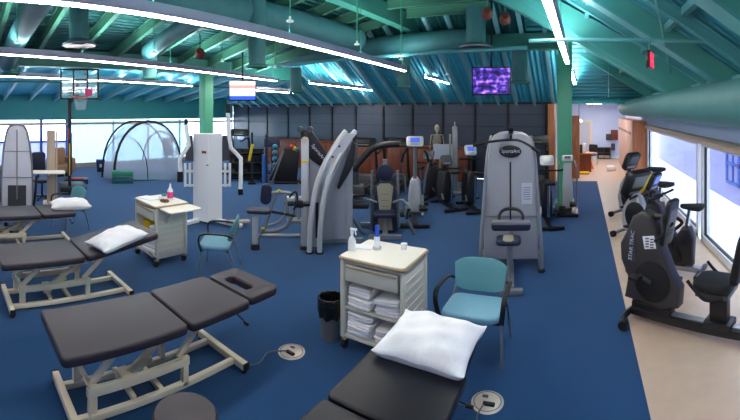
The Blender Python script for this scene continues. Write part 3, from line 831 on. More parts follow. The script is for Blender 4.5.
tw = [(-.17, -.03, sh, .3, .4, .09, .1, 'puffy white towel on the upper shelf, bin side, tops the stack'), ]
k = 0
def place_towels(x0, zb, count, hh, side, shelfname):
    global k
    z = zb
    names = ['lowest', 'middle', 'topmost']
    for i in range(count):
        nm = names[i] if count == 3 else ('lower' if i == 0 else 'upper')
        towel('%s folded white towel %s of cream cart, %s' % (nm, shelfname, side), (EX + x0, EY - .045 + random.uniform(-.015, .01), z), .285, .42, hh - .003, random.uniform(-.06, .06), 10 + k)
        z += hh + .012; k += 1
place_towels(-.155, .428, 2, .095, 'on the bin side', 'on middle shelf')
place_towels(.155, .428, 2, .075, 'on the louvred side', 'on middle shelf')
place_towels(-.155, .152, 3, .066, 'on the bin side', 'on bottom shelf')
place_towels(.155, .152, 2, .062, 'on the louvred side', 'on bottom shelf')

CT = .937
def bottle(name, label, loc, parts, cat='bottle'):
    t = thing(name, label, cat, loc)
    for nm, prof, m in parts: bm = new(); lathe(bm, prof, n=20); obj(nm, bm, m, t)
    return t
def dist_from(px, py, z): return G(px, (CAM_H - z) * FPX / (py - HOR), z)
p = dist_from(352, 250, CT)
t = bottle('spray_bottle', 'white spray bottle on the towel cart', p, [('bottle_body', [(0, 0), (.038, 0), (.042, .01), (.042, .09), (.03, .125), (.014, .15), (.014, .165), (0, .165)], M_plastic)])
bm = new(); bx(bm, (0, 0, .195), (.03, .03, .06), bev=.006); bx(bm, (.02, 0, .22), (.08, .024, .024), bev=.006); obj('spray_head', bm, M_plastic, t)
bm = new(); bar(bm, (.04, 0, .205), (.05, 0, .165), .012, .008); obj('trigger', bm, M_plastic, t)
p = dist_from(377, 249, CT)
bottle('pump_bottle', 'clear bottle with white body and tall blue cap on towel cart', p, [('base', [(0, 0), (.045, 0), (.045, .02), (.04, .03), (0, .03)], M_clear), ('bottle_body', [(0, .03), (.032, .03), (.034, .12), (.03, .135), (0, .135)], M_plastic), ('cap', [(0, .135), (.024, .135), (.022, .24), (.018, .25), (0, .25)], M_bluecap)])
p = dist_from(404, 249, CT)
bottle('jar', 'small white jar at the corner of towel cart', p, [('jar_body', [(0, 0), (.03, 0), (.033, .01), (.033, .04), (0, .04)], M_plastic), ('lid', [(0, .04), (.035, .04), (.035, .06), (0, .062)], M_plastic)], 'jar')
p = dist_from(363, 247, CT)
bm = new(); prism(bm, rrect(.2, .13, .02), .006, 'z', (0, 0, .004)); o = obj('paper_sheet', bm, M_plastic); o.location = p; o.rotation_euler.z = .3; tag(o, 'white paper lying between the bottles on towel cart', 'paper')
p = Vector((GX + .07, GY + .14, CT))
bottle('lotion_bottle', 'white bottle with pink label on the cart with side leaf', p, [('bottle_body', [(0, 0), (.045, 0), (.048, .012), (.048, .15), (.025, .19), (.018, .2), (0, .2)], M_plastic), ('label', [(.0475, .03), (.0492, .03), (.0492, .13), (.0475, .13)], M_pink), ('cap', [(0, .2), (.02, .2), (.012, .26), (0, .262)], M_plastic)])
for px, py, w, l, ro, m, lab in ((-.2, -.12, .34, .22, .2, M_plastic, 'white paper spread on the cart with side leaf'), (-.05, .08, .22, .16, -.5, M_board, 'pale clipboard on the cart with side leaf')):
    p = Vector((GX + px, GY + py, CT + .008 * (m is M_board))); bm = new(); prism(bm, rrect(w, l, .01), .006, 'z', (0, 0, .004)); o = obj('paper_sheet', bm, m); o.location = p; o.rotation_euler.z = ro; tag(o, lab, 'paper')
p = Vector((GX + .16, GY - .02, CT)); bm = new()
for q in range(9):
    a = 2 * PI * q / 9; ball(bm, (.07 * math.cos(a), .05 * math.sin(a), .018), .02, u=10, v=6)
o = obj('bead_ring', bm, mat('brown_beads', (120, 78, 50), .5)); o.location = p; tag(o, 'ring of brown beads on the cart with side leaf', 'beads')
p = Vector((GX - .2, GY + .18, CT)); bm = new(); ball(bm, (0, 0, .02), .05, (1.2, .9, .45)); o = obj('cloth_bundle', bm, M_greenbox); o.location = p; tag(o, 'dark green cloth bundle on the cart with side leaf', 'cloth')
bm = new(); prism(bm, rrect(.2, .2, .05), .2, 'z', (0, 0, .1), bev=.04); o = obj('yellow_packet', bm, M_yellow); o.location = (GX - .12, GY - .13, .424); tag(o, 'yellow packet in open shelf of cart with side leaf', 'packet')
towel('white towel beside yellow packet in cart with side leaf', (GX + .16, GY - .06, .425), .26, .36, .14, .1, 61, None)
towel('white towel on bottom deck of cart with side leaf', (GX + .02, GY - .06, .149), .4, .4, .16, .1, 62, None)

# bin
t = thing('waste_bin', 'grey waste bin with black liner beside the towel cart', 'bin', (-2.475, 3.42, 0)); t.scale = (.88, .88, 1)
bm = new(); lathe(bm, [(0, 0), (.11, 0), (.145, .42), (.135, .42), (.105, .015), (0, .015)], n=28); obj('bin_body', bm, M_bin, t)
bm = new(); lathe(bm, [(.142, .24), (.155, .3), (.156, .41), (.15, .437), (.134, .436), (.12, .36), (.1, .25), (0, .22)], n=28)
for v in bm.verts:
    a = math.atan2(v.co.y, v.co.x); v.co.x *= 1 + .02 * math.sin(a * 9); v.co.y *= 1 + .02 * math.sin(a * 9); v.co.z += .018 * math.sin(a * 7 + 1) if v.co.z < .3 else .006 * math.sin(a * 11)
obj('liner', bm, M_bag, t)

# floor outlets and cords
for (px, py), lab, pts in (((291.5, 352), 'round floor outlet plate between slotted table and towel cart', [(-2.74, 2.45, .05), (-2.72, 2.62, .012), (-2.78, 2.8, .01), (-2.66, 2.93, .02)]),
                           ((487.5, 402.5), 'round floor outlet plate beside the navy table', [(-1.0, 2.35, .04), (-.72, 2.75, .012), (-.8, 3.0, .01), (-.78, 3.14, .02)])):
    p = F(px, py); t = thing('floor_outlet', lab, 'floor outlet', p, 0, 'round floor outlets')
    bm = new(); lathe(bm, [(0, 0), (.132, 0), (.135, .004), (.125, .01), (.0, .012)], n=36); obj('cover_plate', bm, M_outlet, t)
    bm = new(); lathe(bm, [(.108, .0116), (.112, .0135), (.116, .0116)], n=36, cap=False); bx(bm, (-.03, .05, .014), (.05, .03, .004)); obj('ring', bm, M_greyd, t)
    bm = new(); bx(bm, (.02, -.04, .02), (.1, .035, .02), bev=.006); obj('plug', bm, M_rubber, t)
    bm = new(); tube(bm, pts, .006, 8); tag(obj('power_cord', bm, M_cable), 'grey power cord running to the ' + lab, 'cord')

# ================================================================== WEIGHT TOWER WITH OVAL BADGE
def sphere_ends(bm, pts, r):
    for p in pts: ball(bm, p, r, u=10, v=6)
p = G(511, 6.15)
t = thing('lat_pulldown_tower', 'tall grey weight tower with black oval badge and long bar', 'weight machine', (p.x, p.y, 0), face_cam(511)); t.scale.x = .9
out = [(-.47, .12), (-.46, .6), (-.43, 1.15), (-.395, 1.65), (-.36, 1.9), (-.3, 2.0), (-.2, 2.05), (0, 2.07), (.2, 2.05), (.3, 2.0), (.36, 1.9), (.395, 1.65), (.43, 1.15), (.46, .6), (.47, .12)]
bm = new(); prism(bm, out, .32, 'y', (0, .1, 0), bev=.03, seg=3); obj('shroud', bm, M_grey, t)
bm = new(); bx(bm, (0, -.068, .78), (.92, .008, .02)); obj('shroud_seam', bm, M_silver, t)
for s in (-1, 1):
    bm = new(); tube(bm, [(s * .5, -.22, .03), (s * .5, -.2, .35), (s * .47, -.12, .8), (s * .44, -.05, 1.25), (s * .40, .0, 1.7), (s * .33, .05, 2.0)], .032, 12); obj('side_tube', bm, M_silver, t)
    bm = new(); lathe(bm, [(0, 0), (.065, 0), (.065, .03), (.04, .045), (0, .045)], (s * .5, -.22, 0), 20); obj('foot', bm, M_rubber, t)
    bm = new(); bar(bm, (s * .49, -.2, .1), (s * .49, .35, .1), .06, .06, bev=.01); obj('base_rail', bm, M_silver, t)
bm = new(); q = [(.185 * math.cos(a * PI / 16), .095 * math.sin(a * PI / 16)) for a in range(32)]; prism(bm, q, .02, 'y', (-.01, -.075, 1.77), bev=.006); o = obj('badge', bm, M_black, t)
text('badge_lettering', 'SportsArt', .078, M_board, o, (-.01, -.088, 1.775), (PI / 2, 0, 0)); 
bm = new(); bx(bm, (-.01, -.068, 1.15), (.028, .012, .92), bev=.003); obj('pin_slot', bm, M_black, t)
bm = new(); bx(bm, (.27, -.066, 1.13), (.18, .006, .32)); o = obj('instruction_label', bm, M_board, t); o['label'] = 'white instruction label'
bm = new()
for i in range(6): bx(bm, (.27, -.071, 1.22 - i * .035), (.12, .003, .008))
obj('label_print', bm, M_cable, o)
bm = new(); tube(bm, [(-.62, -.28, 1.88), (-.35, -.26, 1.93), (0, -.25, 1.96), (.2, -.26, 1.93), (.46, -.28, 1.78)], .02); o = obj('lat_bar', bm, M_black, t)
for a, b in (((-.62, -.28, 1.88), (-.45, -.27, 1.915)), ((.34, -.27, 1.85), (.46, -.28, 1.78))):
    bm = new(); cy(bm, a, b, .028); obj('grip', bm, M_rubber, o)
bm = new(); bar(bm, (0, .1, 2.0), (0, -.2, 2.14), .08, .06); cy(bm, (-.03, -.22, 2.13), (.03, -.22, 2.13), .06, n=20); obj('pulley_head', bm, M_blackm, t)
bm = new(); cy(bm, (0, -.25, 1.96), (0, -.26, 2.12), .008); bx(bm, (0, -.25, 2.0), (.04, .04, .06)); obj('cable', bm, M_blackm, t)
bm = new(); tube(bm, [(-.15, -.5, .75), (-.19, -.42, .88), (-.1, -.36, .96), (.1, -.36, .96), (.19, -.42, .88), (.15, -.5, .75)], .024); obj('pad_frame', bm, M_blackm, t)
bm = new(); prism(bm, rrect(.62, .12, .05), .12, 'y', (0, -.5, .76), bev=.03, seg=3); obj('thigh_pad', bm, M_navy, t)
bm = new(); prism(bm, rrect(.58, .06, .025), .1, 'y', (0, -.51, .81), bev=.012); obj('thigh_pad_top', bm, M_silver, t)
bm = new(); prism(bm, rrect(.38, .3, .09), .07, 'z', (-.04, -.72, .63), bev=.025, seg=3); o = obj('seat', bm, M_navy, t)
bm = new(); prism(bm, rrect(.17, .29, .05), .074, 'z', (-.04, -.72, .633), bev=.02, seg=2); obj('seat_panel', bm, M_padbeige, o)
bm = new(); cy(bm, (-.03, -.68, .1), (-.03, -.68, .6), .035); bar(bm, (0, -.1, .08), (0, -.95, .08), .09, .07, bev=.01); bar(bm, (0, -.5, .08), (0, -.5, .72), .06, .06); obj('seat_post', bm, M_silver, t)
bm = new(); bx(bm, (0, -.96, .04), (.34, .08, .08), bev=.01); obj('front_foot', bm, M_silver, t)

# ================================================================== ARCHED ROW MACHINE
p = G(325, 6.95)
t = thing('arched_weight_machine', 'grey weight machine with two tall curved arches and black side plates', 'weight machine', (p.x, p.y, 0), face_cam(325))
def rr_(px, r=6.95): return (px - 325) * r / FPX
for k, dx in enumerate((0, .17, .30)):
    dy = (-.16, -.2, .0)[k]
    pts = [(rr_(310) + dx, -.25, .03), (rr_(310.5) + dx, -.25, .4), (rr_(313) + dx, -.22, .8), (rr_(318) + dx, -.16, 1.2), (rr_(327) + dx, -.08, 1.55), (rr_(338) + dx, .02, 1.85), (rr_(346) + dx, .08, 2.03)]
    if k == 2: continue
    bm = new(); tube(bm, pts, .05, flat=(.13, .085, (0, 1, 0))); obj('arch', bm, M_silverbody, t)
    bm = new(); lathe(bm, [(0, 0), (.07, 0), (.07, .03), (.045, .05), (0, .05)], (pts[0][0], -.25, 0), 18); obj('foot', bm, M_rubber, t)
# web plate between arches
bm = new(); A = smooth_path([(rr_(312), .03), (rr_(312.5), .4), (rr_(315), .8), (rr_(320), 1.2), (rr_(329), 1.55), (rr_(340), 1.85), (rr_(348), 2.03)] and [Vector((a, b, 0)) for a, b in ((rr_(312), .06), (rr_(312.5), .4), (rr_(315), .8), (rr_(320), 1.2), (rr_(329), 1.55), (rr_(340), 1.85), (rr_(347), 2.0))], 5)
loop = [(v.x, v.y) for v in A] + [(v.x + .17, v.y) for v in reversed(A)]
prism(bm, loop, .06, 'y', (0, -.08, 0)); o = obj('arch_web', bm, M_silverbody, t)
bm = new()
for cx_, cz_ in ((rr_(335), 1.78), (rr_(328.5), 1.6)): b_ = new(); disc(b_, (cx_ + .07, -.125, cz_), .02, .03, 'y', 14); obj('bolt_hole', b_, M_black, o)
bx(bm, (rr_(312) + .09, -.12, .52), (.05, .02, .6)); obj('arch_slot', bm, M_black, o)
# shroud slab behind
bm = new(); prism(bm, [(rr_(318), .1), (rr_(346), .12), (rr_(346), 1.0), (rr_(345), 1.65), (rr_(340), 1.5), (rr_(330), 1.1), (rr_(320), .8)], .08, 'y', (0, .16, 0), bev=.012); obj('shroud', bm, M_grey, t)
bm = new(); bx(bm, (rr_(349.5), .2, 1.0), (.13, .16, 1.8), bev=.03); obj('rear_slab', bm, M_grey, t)
bm = new(); prism(bm, [(rr_(337), 1.05), (rr_(344), 1.4), (rr_(353), 1.85), (rr_(356), 1.8), (rr_(354), 1.45), (rr_(348), 1.25), (rr_(339), 1.0)], .06, 'y', (0, .06, 0), bev=.01); obj('side_plate', bm, M_black, t)
# rear tower post, black slanting plate, left slab
bm = new(); bx(bm, (rr_(305), .0, .95), (.13, .12, 1.84), bev=.02); disc(bm, (rr_(305), 0, 1.87), .065, .12, 'y', 18); obj('post', bm, M_silverbody, t)
bm = new(); bx(bm, (rr_(305), -.062, 1.52), (.13, .006, .03)); obj('post_sticker', bm, M_yellow, t); bm = new(); bx(bm, (rr_(305), -.062, 1.9), (.07, .006, .03)); obj('post_sticker', bm, M_yellow, t)
bm = new(); prism(bm, [(rr_(299.5), 2.05), (rr_(311), 2.06), (rr_(319), 1.86), (rr_(328), 1.6), (rr_(328), 1.4), (rr_(320), 1.42), (rr_(311), 1.52), (rr_(303), 1.7)], .12, 'y', (0, .1, 0), bev=.015); o = obj('side_plate', bm, M_black, t)
text('plate_lettering', 'SportsArt', .085, M_board, o, (rr_(318.5), .036, 1.66), (PI / 2, math.radians(50), 0))
bm = new()
for x_ in (300, 310): disc(bm, (rr_(x_), .1, 2.06), .05, .3, 'y', 16)
obj('pulley', bm, M_greyd, t)
bm = new(); prism(bm, [(rr_(308), .12), (rr_(318), .12), (rr_(323), 1.2), (rr_(327), 1.55), (rr_(310), 1.8)], .06, 'y', (0, .14, 0), bev=.01); obj('inner_panel', bm, M_grey, t)
bm = new(); bar(bm, (rr_(303), -.05, .06), (rr_(303), .5, .06), .08, .08); bar(bm, (rr_(303), .2, .07), (rr_(364), .2, .07), .08, .07); obj('base_rail', bm, M_silver, t)
bm = new(); cy(bm, (rr_(285), -.06, .78), (rr_(312), -.06, .78), .04); bx(bm, (rr_(299), -.06, .78), (.16, .12, .12), bev=.02); obj('pivot_block', bm, M_black, t)
bm = new(); lathe(bm, [(0, 0), (.07, 0), (.07, .03), (.045, .05), (0, .05)], (rr_(304), -.05, 0), 18); obj('foot', bm, M_rubber, t)
# seat assembly to the left
q = lambda px, py, dy=-.15: (rr_(px), dy, Z(py, 6.95))
st = []
bm = new(); bx(bm, (rr_(256), -.15, .34), (.1, .09, .5), bev=.015); bx(bm, (rr_(256), -.15, .58), (.06, .06, .2)); obj('seat_pillar', bm, M_silverbody, t)
bm = new(); lathe(bm, [(0, 0), (.08, 0), (.08, .05), (.06, .09), (0, .09)], (rr_(256), -.15, 0), 18); obj('foot', bm, M_rubber, t)
bm = new(); prism(bm, rrect(.42, .3, .08), .06, 'z', (rr_(260), -.15, Z(210.5, 6.9)), bev=.02, seg=3); obj('seat', bm, M_navy, t)
bm = new(); prism(bm, rrect(.19, .36, .09), .1, 'y', (0, 0, 0), bev=.03, seg=3); o = obj('chest_pad', bm, M_navy, t); o.location = (rr_(267), -.15, Z(193, 6.95)); o.rotation_euler.y = .1
bm = new()
tube(bm, [q(258, 238), q(266, 226), q(273, 205), q(277, 192)], .028); tube(bm, [q(270, 192), q(283, 191), q(291, 192)], .03)
tube(bm, [q(286, 193), q(287, 206), q(283, 217), q(276, 222), q(269, 224)], .024)
obj('frame_tube', bm, M_silver, t)
bm = new(); tube(bm, [q(297, 195, -.05), q(293, 212, -.05), q(286, 226, -.05), q(270, 232, -.05), q(262, 232, -.05)], .035); tube(bm, [q(262, 234), q(300, 235, -.05)], .035); obj('lower_frame', bm, M_silver, t)
bm = new(); tube(bm, [q(272, 210), q(296, 214)], .025); tube(bm, [q(290, 196), q(296, 190), q(298, 200), q(294, 208)], .018); obj('handle', bm, M_blackm, t)
bm = new(); cy(bm, q(263, 227, -.19), q(266, 227, -.19), .025); obj('adjust_knob', bm, M_yellow, t); bm = new(); cy(bm, q(279, 190, -.2), q(281, 188, -.2), .02); obj('adjust_knob', bm, M_yellow, t)

# ================================================================== PADDED CHEST PRESS
p = G(385, 7.9)
t = thing('seated_press_machine', 'seated press machine with round navy headrest and beige back pad', 'weight machine', (p.x, p.y, 0), face_cam(385))
r7 = 7.9
q = lambda px, py, dy=0.: ((px - 385) * r7 / FPX, dy, Z(py, r7))
bm = new(); disc(bm, (0, 0, 0), .165, .1, 'y', 28, .03); o = obj('headrest', bm, M_navy, t); o.location = q(385, 172, -.1)
bm = new(); prism(bm, [(-.22, -.46), (-.13, -.5), (.13, -.5), (.22, -.46), (.2, .0), (.17, .36), (.11, .44), (-.11, .44), (-.17, .36), (-.2, 0)], .1, 'y', bev=.03, seg=3); o = obj('back_pad', bm, M_navy, t); o.location = q(385, 205, -.05); o.scale = (1.12, 1, 1.06)
bm = new(); prism(bm, [(-.13, -.44), (.13, -.44), (.1, -.05), (.145, .36), (.08, .42), (-.08, .42), (-.145, .36), (-.1, -.05)], .03, 'y', bev=.008); o = obj('back_pad_panel', bm, M_padbeige, t); o.scale = (1.12, 1, 1.06); o.location = q(385, 205, -.1)
for i in range(5): bm = new(); bx(bm, (0, -.118, Z(205, r7) - .24 + i * .12), (.15, .006, .008)); obj('pad_seam', bm, M_greyd, t)
bm = new(); prism(bm, rrect(.42, .4, .08), .08, 'z', (0, -.25, .42), bev=.025, seg=3); obj('seat', bm, M_navy, t)
bm = new(); bar(bm, q(385, 225, .1), q(385, 160, .12), .09, .08); bar(bm, (0, .3, .06), (0, -.5, .06), .1, .08); bar(bm, (0, -.25, .1), (0, -.25, .39), .07, .07); obj('frame_post', bm, M_silver, t)
for s in (-1, 1):
    bm = new(); tube(bm, [(s * .27, .08, .06), (s * .26, .06, .7), (s * .25, .05, 1.2)], .032); obj('side_post', bm, M_silver, t)
bm = new(); bar(bm, (-.5, .3, .05), (.5, .3, .05), .08, .08); bar(bm, (-.3, -.5, .05), (.3, -.5, .05), .08, .07); obj('base_rail', bm, M_silver, t)
bm = new(); tube(bm, [q(393, 200, -.2), q(402, 196, -.4), q(408, 205, -.45), q(404, 214, -.4)], .022); obj('press_handle', bm, M_silver, t); bm = new(); tube(bm, [q(377, 200, -.2), q(355, 192, -.35), q(348, 198, -.4), q(347, 212, -.4)], .022); obj('press_handle', bm, M_silver, t)
bm = new(); cy(bm, q(366, 192, -.3), q(351, 193, -.38), .03); obj('hand_grip', bm, M_rubber, t); bm = new(); cy(bm, q(408, 203, -.45), q(405, 213, -.42), .03); obj('hand_grip', bm, M_rubber, t)
bm = new(); tube(bm, [q(348, 205, -.3), q(356, 220, -.2), q(363, 232, -.1), q(367, 240, -.05)], .03); obj('front_strut', bm, M_silver, t)
bm = new(); tube(bm, [q(402, 196, -.3), q(406, 215, -.25), q(414, 232, -.2), q(411, 242, -.1)], .03); obj('front_strut', bm, M_silver, t)
bm = new(); tube(bm, [q(352, 172, .25), q(362, 160, .25), q(372, 150, .25), q(385, 146, .25), q(400, 145, .25)], .07); obj('lever_arm', bm, M_black, t)
bm = new(); bar(bm, q(355, 200, .35), q(353, 145, .35), .14, .12, (0, 1, 0), .02); bx(bm, q(356, 195, .3), (.3, .3, .3), bev=.05); obj('weight_tower', bm, M_greyd, t)
bm = new(); bx(bm, q(359, 205, .0), (.4, .3, .1), bev=.03); obj('weight_cover', bm, M_black, t); bm = new(); bx(bm, q(402, 216, .25), (.3, .3, .12), bev=.03); obj('weight_cover', bm, M_black, t)

# ================================================================== CARDIO MACHINES
def console(t, c, w, h, tilt, face=M_lcd, case=M_black, trim=None, depth=.06, name='console'):
    """display head at c facing -y, leaning back by tilt"""
    bm = new(); prism(bm, rrect(w, h, min(w, h) * .22), depth, 'y', bev=depth * .25); o = obj(name, bm, case, t); o.location = c; o.rotation_euler.x = -tilt
    bm = new(); bx(bm, (0, -depth / 2 - .003, h * .1), (w * .55, .006, h * .42), bev=.002); obj('display', bm, face, o)
    bm = new()
    bx(bm, (0, -depth / 2 - .003, -h * .3), (w * .5, .006, h * .1))
    obj('button_row', bm, M_silver, o)
    if trim:
        bm = new(); prism(bm, [(-w * .44, h * .34), (-w * .37, h * .36), (-w * .3, -h * .1), (-w * .1, -h * .4), (-w * .22, -h * .44), (-w * .42, -h * .1)], .006, 'y', (0, -depth / 2 - .003, 0)); obj('trim_stripe', bm, trim, o)
    return o
def bike(label, loc, rot, body=M_black, shroud=M_black, face=M_lcdblue, scale=1.0, recumbent=False, ch=1.26):
    """rider faces +x; front at +x"""
    t = thing('recumbent_bike' if recumbent else 'exercise_bike', label, 'exercise bike', loc, rot)
    bm = new(); tube(bm, [(.45, -.28, .06), (.47, -.1, .07), (.47, .1, .07), (.45, .28, .06)], .03); o = obj('front_stabilizer', bm, M_silver, t)
    for s in (-1, 1): bm = new(); cy(bm, (.45, s * .26, .055), (.45, s * .32, .055), .05); obj('end_cap', bm, M_rubber, o)
    bm = new(); bx(bm, (-.5, 0, .05), (.07, .5, .06), bev=.015); obj('rear_stabilizer', bm, M_blackm, t)
    bm = new(); bar(bm, (.45, 0, .1), (-.5, 0, .08), .1, .07, bev=.01); obj('base_rail', bm, M_silver, t)
    out = [(.45, .12), (.5, .4), (.44, .66), (.3, .9), (.2, .98), (.1, .92), (.0, .68), (-.18, .5), (-.3, .3), (-.28, .12)]
    for s in (-1, 1): bm = new(); disc(bm, (.12, s * .1, .36), .24, .03, 'y', 32, .01); obj('flywheel_cover', bm, M_black, t)
    bm = new(); prism(bm, out, .17, 'y', bev=.04, seg=3); o = obj('shroud', bm, shroud, t); o.scale.z = min(1, ch / 1.2)
    for s in (-1, 1):
        bm = new(); bar(bm, (.1, s * .125, .34), (.1 + .1 * s, s * .14, .34 - .13 * s), .02, .04, (0, 1, 0)); o = obj('crank', bm, M_silver, t)
        bm = new(); bx(bm, (.1 + .1 * s, s * .2, .34 - .13 * s), (.12, .1, .03), bev=.008); obj('pedal', bm, M_rubber, o)
    bm = new(); prism(bm, [(-.08, .14), (-.14, .5), (-.24, .66), (-.36, .66), (-.42, .5), (-.4, .14)], .17, 'y', bev=.04, seg=3); obj('seat_housing', bm, shroud if shroud == M_black else M_greyd, t)
    bm = new(); cy(bm, (-.29, 0, .6), (-.34, 0, .9), .03); obj('seat_post', bm, M_chrome, t)
    bm = new(); prism(bm, [(-.16, -.12), (-.18, 0), (-.16, .12), (-.05, .11), (.12, .04), (.16, 0), (.12, -.04), (-.05, -.11)], .07, 'z', (-.36, 0, .94), bev=.025, seg=3); obj('saddle', bm, M_rubber, t)
    bm = new(); tube(bm, [(.3, 0, ch - .4), (.26, 0, ch - .26), (.24, 0, ch - .08)], .035); obj('console_mast', bm, body, t)
    bm = new(); tube(bm, [(-.02, -.2, ch - .14), (.1, -.22, ch - .2), (.22, -.12, ch - .24), (.24, 0, ch - .24), (.22, .12, ch - .24), (.1, .22, ch - .2), (-.02, .2, ch - .14)], .018); obj('handlebar', bm, M_rubber, t)
    e = bpy.data.objects.new('console_head', None)
    bm = new(); prism(bm, rrect(.3, .28, .06), .07, 'x', bev=.015); o = obj('console', bm, body, t); o.location = (.2, 0, ch); o.rotation_euler.y = -.45
    bm = new(); bx(bm, (-.038, 0, .04), (.006, .17, .12)); obj('display', bm, face, o)
    bm = new()
    bx(bm, (-.038, 0, -.08), (.006, .18, .03))
    obj('button_row', bm, M_silver, o)
    for c in t.children: c.scale = c.scale * scale; c.location = c.location * scale
    return t

def rot_to(dx, dy): return math.atan2(dy, dx)
# --- big black recumbent bike (front): direction front = toward far-left
def recumbent():
    fx, fy = .62, 4.62; bx_, by_ = 1.95, 3.52
    ang = math.atan2(fy - by_, fx - bx_)
    t = thing('recumbent_bike', 'large black recumbent bike with white warning label on the tan floor', 'exercise bike', (fx, fy, 0), ang)
    # local: front at x=0, rear at x=-1.7
    bm = new(); tube(bm, [(-.04, .3, .07), (.02, .15, .08), (.02, -.15, .08), (-.04, -.3, .07)], .035); o = obj('front_stabilizer', bm, M_black, t)
    for s in (-1, 1): bm = new(); cy(bm, (-.04, s * .28, .055), (-.06, s * .35, .055), .05); obj('end_cap', bm, M_rubber, o)
    bm = new(); bar(bm, (0, 0, .1), (-1.75, 0, .1), .16, .09, bev=.015); obj('base_rail', bm, M_black, t)
    bm = new(); bar(bm, (-.5, 0, .15), (-1.72, 0, .15), .07, .02); obj('seat_track', bm, M_silver, t)
    out = [(.02, .16), (-.03, .42), (.07, .62), (.08, .82), (-.02, 1.0), (-.1, 1.18), (-.24, 1.26), (-.36, 1.22), (-.42, 1.1), (-.5, .82), (-.62, .55), (-.72, .4), (-.7, .18), (-.5, .13)]
    SX, SZ = .07, lambda z: 1.26 - (1.26 - z) * .93
    out = [(x * .95 + SX, SZ(z)) for x, z in out]
    bm = new(); bx(bm, (-.25, 0, .16), (.5, .14, .12), bev=.02); obj('shroud_mount', bm, M_black, t)
    bm = new(); prism(bm, out, .2, 'y', bev=.045, seg=3); obj('shroud', bm, M_bikebody, t)
    for s in (-1, 1):
        bm = new(); disc(bm, (-.29, s * .105, .5), .225, .02, 'y', 36, .008); obj('crank_disc', bm, M_rubber, t)
        bm = new(); bar(bm, (-.29, s * .13, .5), (-.29 + .14 * s, s * .15, .5 + .06 * s), .025, .045, (0, 1, 0)); o = obj('crank', bm, M_greyd, t)
        bm = new(); bx(bm, (-.29 + .14 * s, s * .22, .5 + .06 * s), (.13, .11, .04), bev=.01); obj('pedal', bm, M_rubber, o)
    bm = new(); bx(bm, (-.03, .104, .86), (.075, .006, .36), (0, .12, 0)); o = obj('name_plate', bm, M_greyd, t)
    text('name_plate_lettering', 'STAR TRAC', .066, M_board, o, (-.03, .109, .86), (PI / 2, PI / 2 + .12 + PI, PI))
    bm = new(); bx(bm, (-.26, .104, .93), (.15, .006, .14), (0, .2, 0)); o = obj('warning_label', bm, M_plastic, t); o['label'] = 'white printed warning label'
    bm = new()
    for k in range(4):
        for j in range(2): bx(bm, (-.295 + j * .06, .109, .97 - k * .03), (.045, .003, .014), (0, .2, 0))
    obj('label_print', bm, M_greyd, o)
    bm = new(); tube(bm, [(-.2, 0, 1.18), (-.38, 0, 1.2), (-.5, 0, 1.12)], .03); obj('console_mast', bm, M_black, t)
    bm = new(); prism(bm, rrect(.24, .52, .05), .06, 'x', bev=.015); o = obj('console', bm, M_black, t); o.location = (-.46, 0, 1.16); o.rotation_euler.y = -.2
    bm = new(); bx(bm, (-.033, 0, .08), (.006, .18, .14)); obj('display', bm, M_greyd, o)
    bm = new()
    for k in range(3):
        for j in range(3): bx(bm, (-.033, (j - 1) * .055, -.05 - k * .04), (.006, .035, .02))
    obj('button_row', bm, M_greyd, o)
    bm = new(); tube(bm, [(-.4, -.22, 1.0), (-.5, -.24, 1.1), (-.42, -.1, 1.2), (-.4, 0, 1.22), (-.42, .1, 1.2), (-.5, .24, 1.1), (-.4, .22, 1.0)], .02); obj('handlebar', bm, M_rubber, t)
    # seat
    bm = new(); bx(bm, (-1.05, 0, .17), (.3, .22, .07), bev=.01); bx(bm, (-1.05, 0, .32), (.2, .12, .3), bev=.015); obj('seat_carriage', bm, M_black, t)
    bm = new(); prism(bm, rrect(.42, .42, .12), .09, 'z', (-1.0, 0, .58), bev=.03, seg=3); obj('seat', bm, M_rubber, t)
    bm = new(); bx(bm, (-1.02, 0, .51), (.36, .36, .05), bev=.01); obj('seat_pan', bm, M_greyd, t)
    bm = new(); prism(bm, rrect(.42, .56, .12), .09, 'x', bev=.03, seg=3); o = obj('backrest', bm, M_rubber, t); o.location = (-1.3, 0, .9); o.rotation_euler.y = -.22
    for s in (-1, 1):
        bm = new(); tube(bm, [(-1.15, s * .2, .52), (-1.0, s * .28, .52), (-.88, s * .28, .6), (-.8, s * .28, .68)], .018); obj('seat_handle', bm, M_rubber, t)
    bm = new(); bx(bm, (-1.72, 0, .05), (.08, .5, .08), bev=.02); obj('rear_stabilizer', bm, M_black, t)
    return t
recumbent()
A0 = math.atan2(.55, -.83)
def bike_at(label, front, a=None, **k):
    a = A0 if a is None else a; f_ = .47 * k.get('scale', 1.0)
    return bike(label, (front[0] - f_ * math.cos(a), front[1] - f_ * math.sin(a), 0), a, **k)
bike_at('black upright bike with high saddle beside the window, behind large recumbent bike', (.86, 6.1), shroud=M_black, scale=1.05)
b3 = bike_at('silver upright bike with yellow striped console beside the window', (.86, 7.75), shroud=M_silverbody, body=M_black, scale=1.15, a=math.atan2(.8, -.6), ch=.88, face=M_lcdgrey)
for c in b3.children:
    if c.name.startswith('console') and not c.name.startswith('console_mast'):
        bm = new(); prism(bm, [(-.13, .1), (-.1, .12), (-.07, -.04), (.02, -.12), (-.04, -.13), (-.12, -.04)], .006, 'x', (-.039, 0, 0)); obj('trim_stripe', bm, M_yellow, c)
        c.scale = (2.0, 2.0, 2.0)
b4 = bike_at('grey recumbent style bike with tall black console, beside the lockers', (.92, 9.2), a=math.atan2(.75, -.66), shroud=M_grey, scale=1.2, face=M_greyd, ch=1.04)
for c in b4.children:
    if c.name.startswith('console') and not c.name.startswith('console_mast'): c.scale = (1.5, 1.5, 1.5)

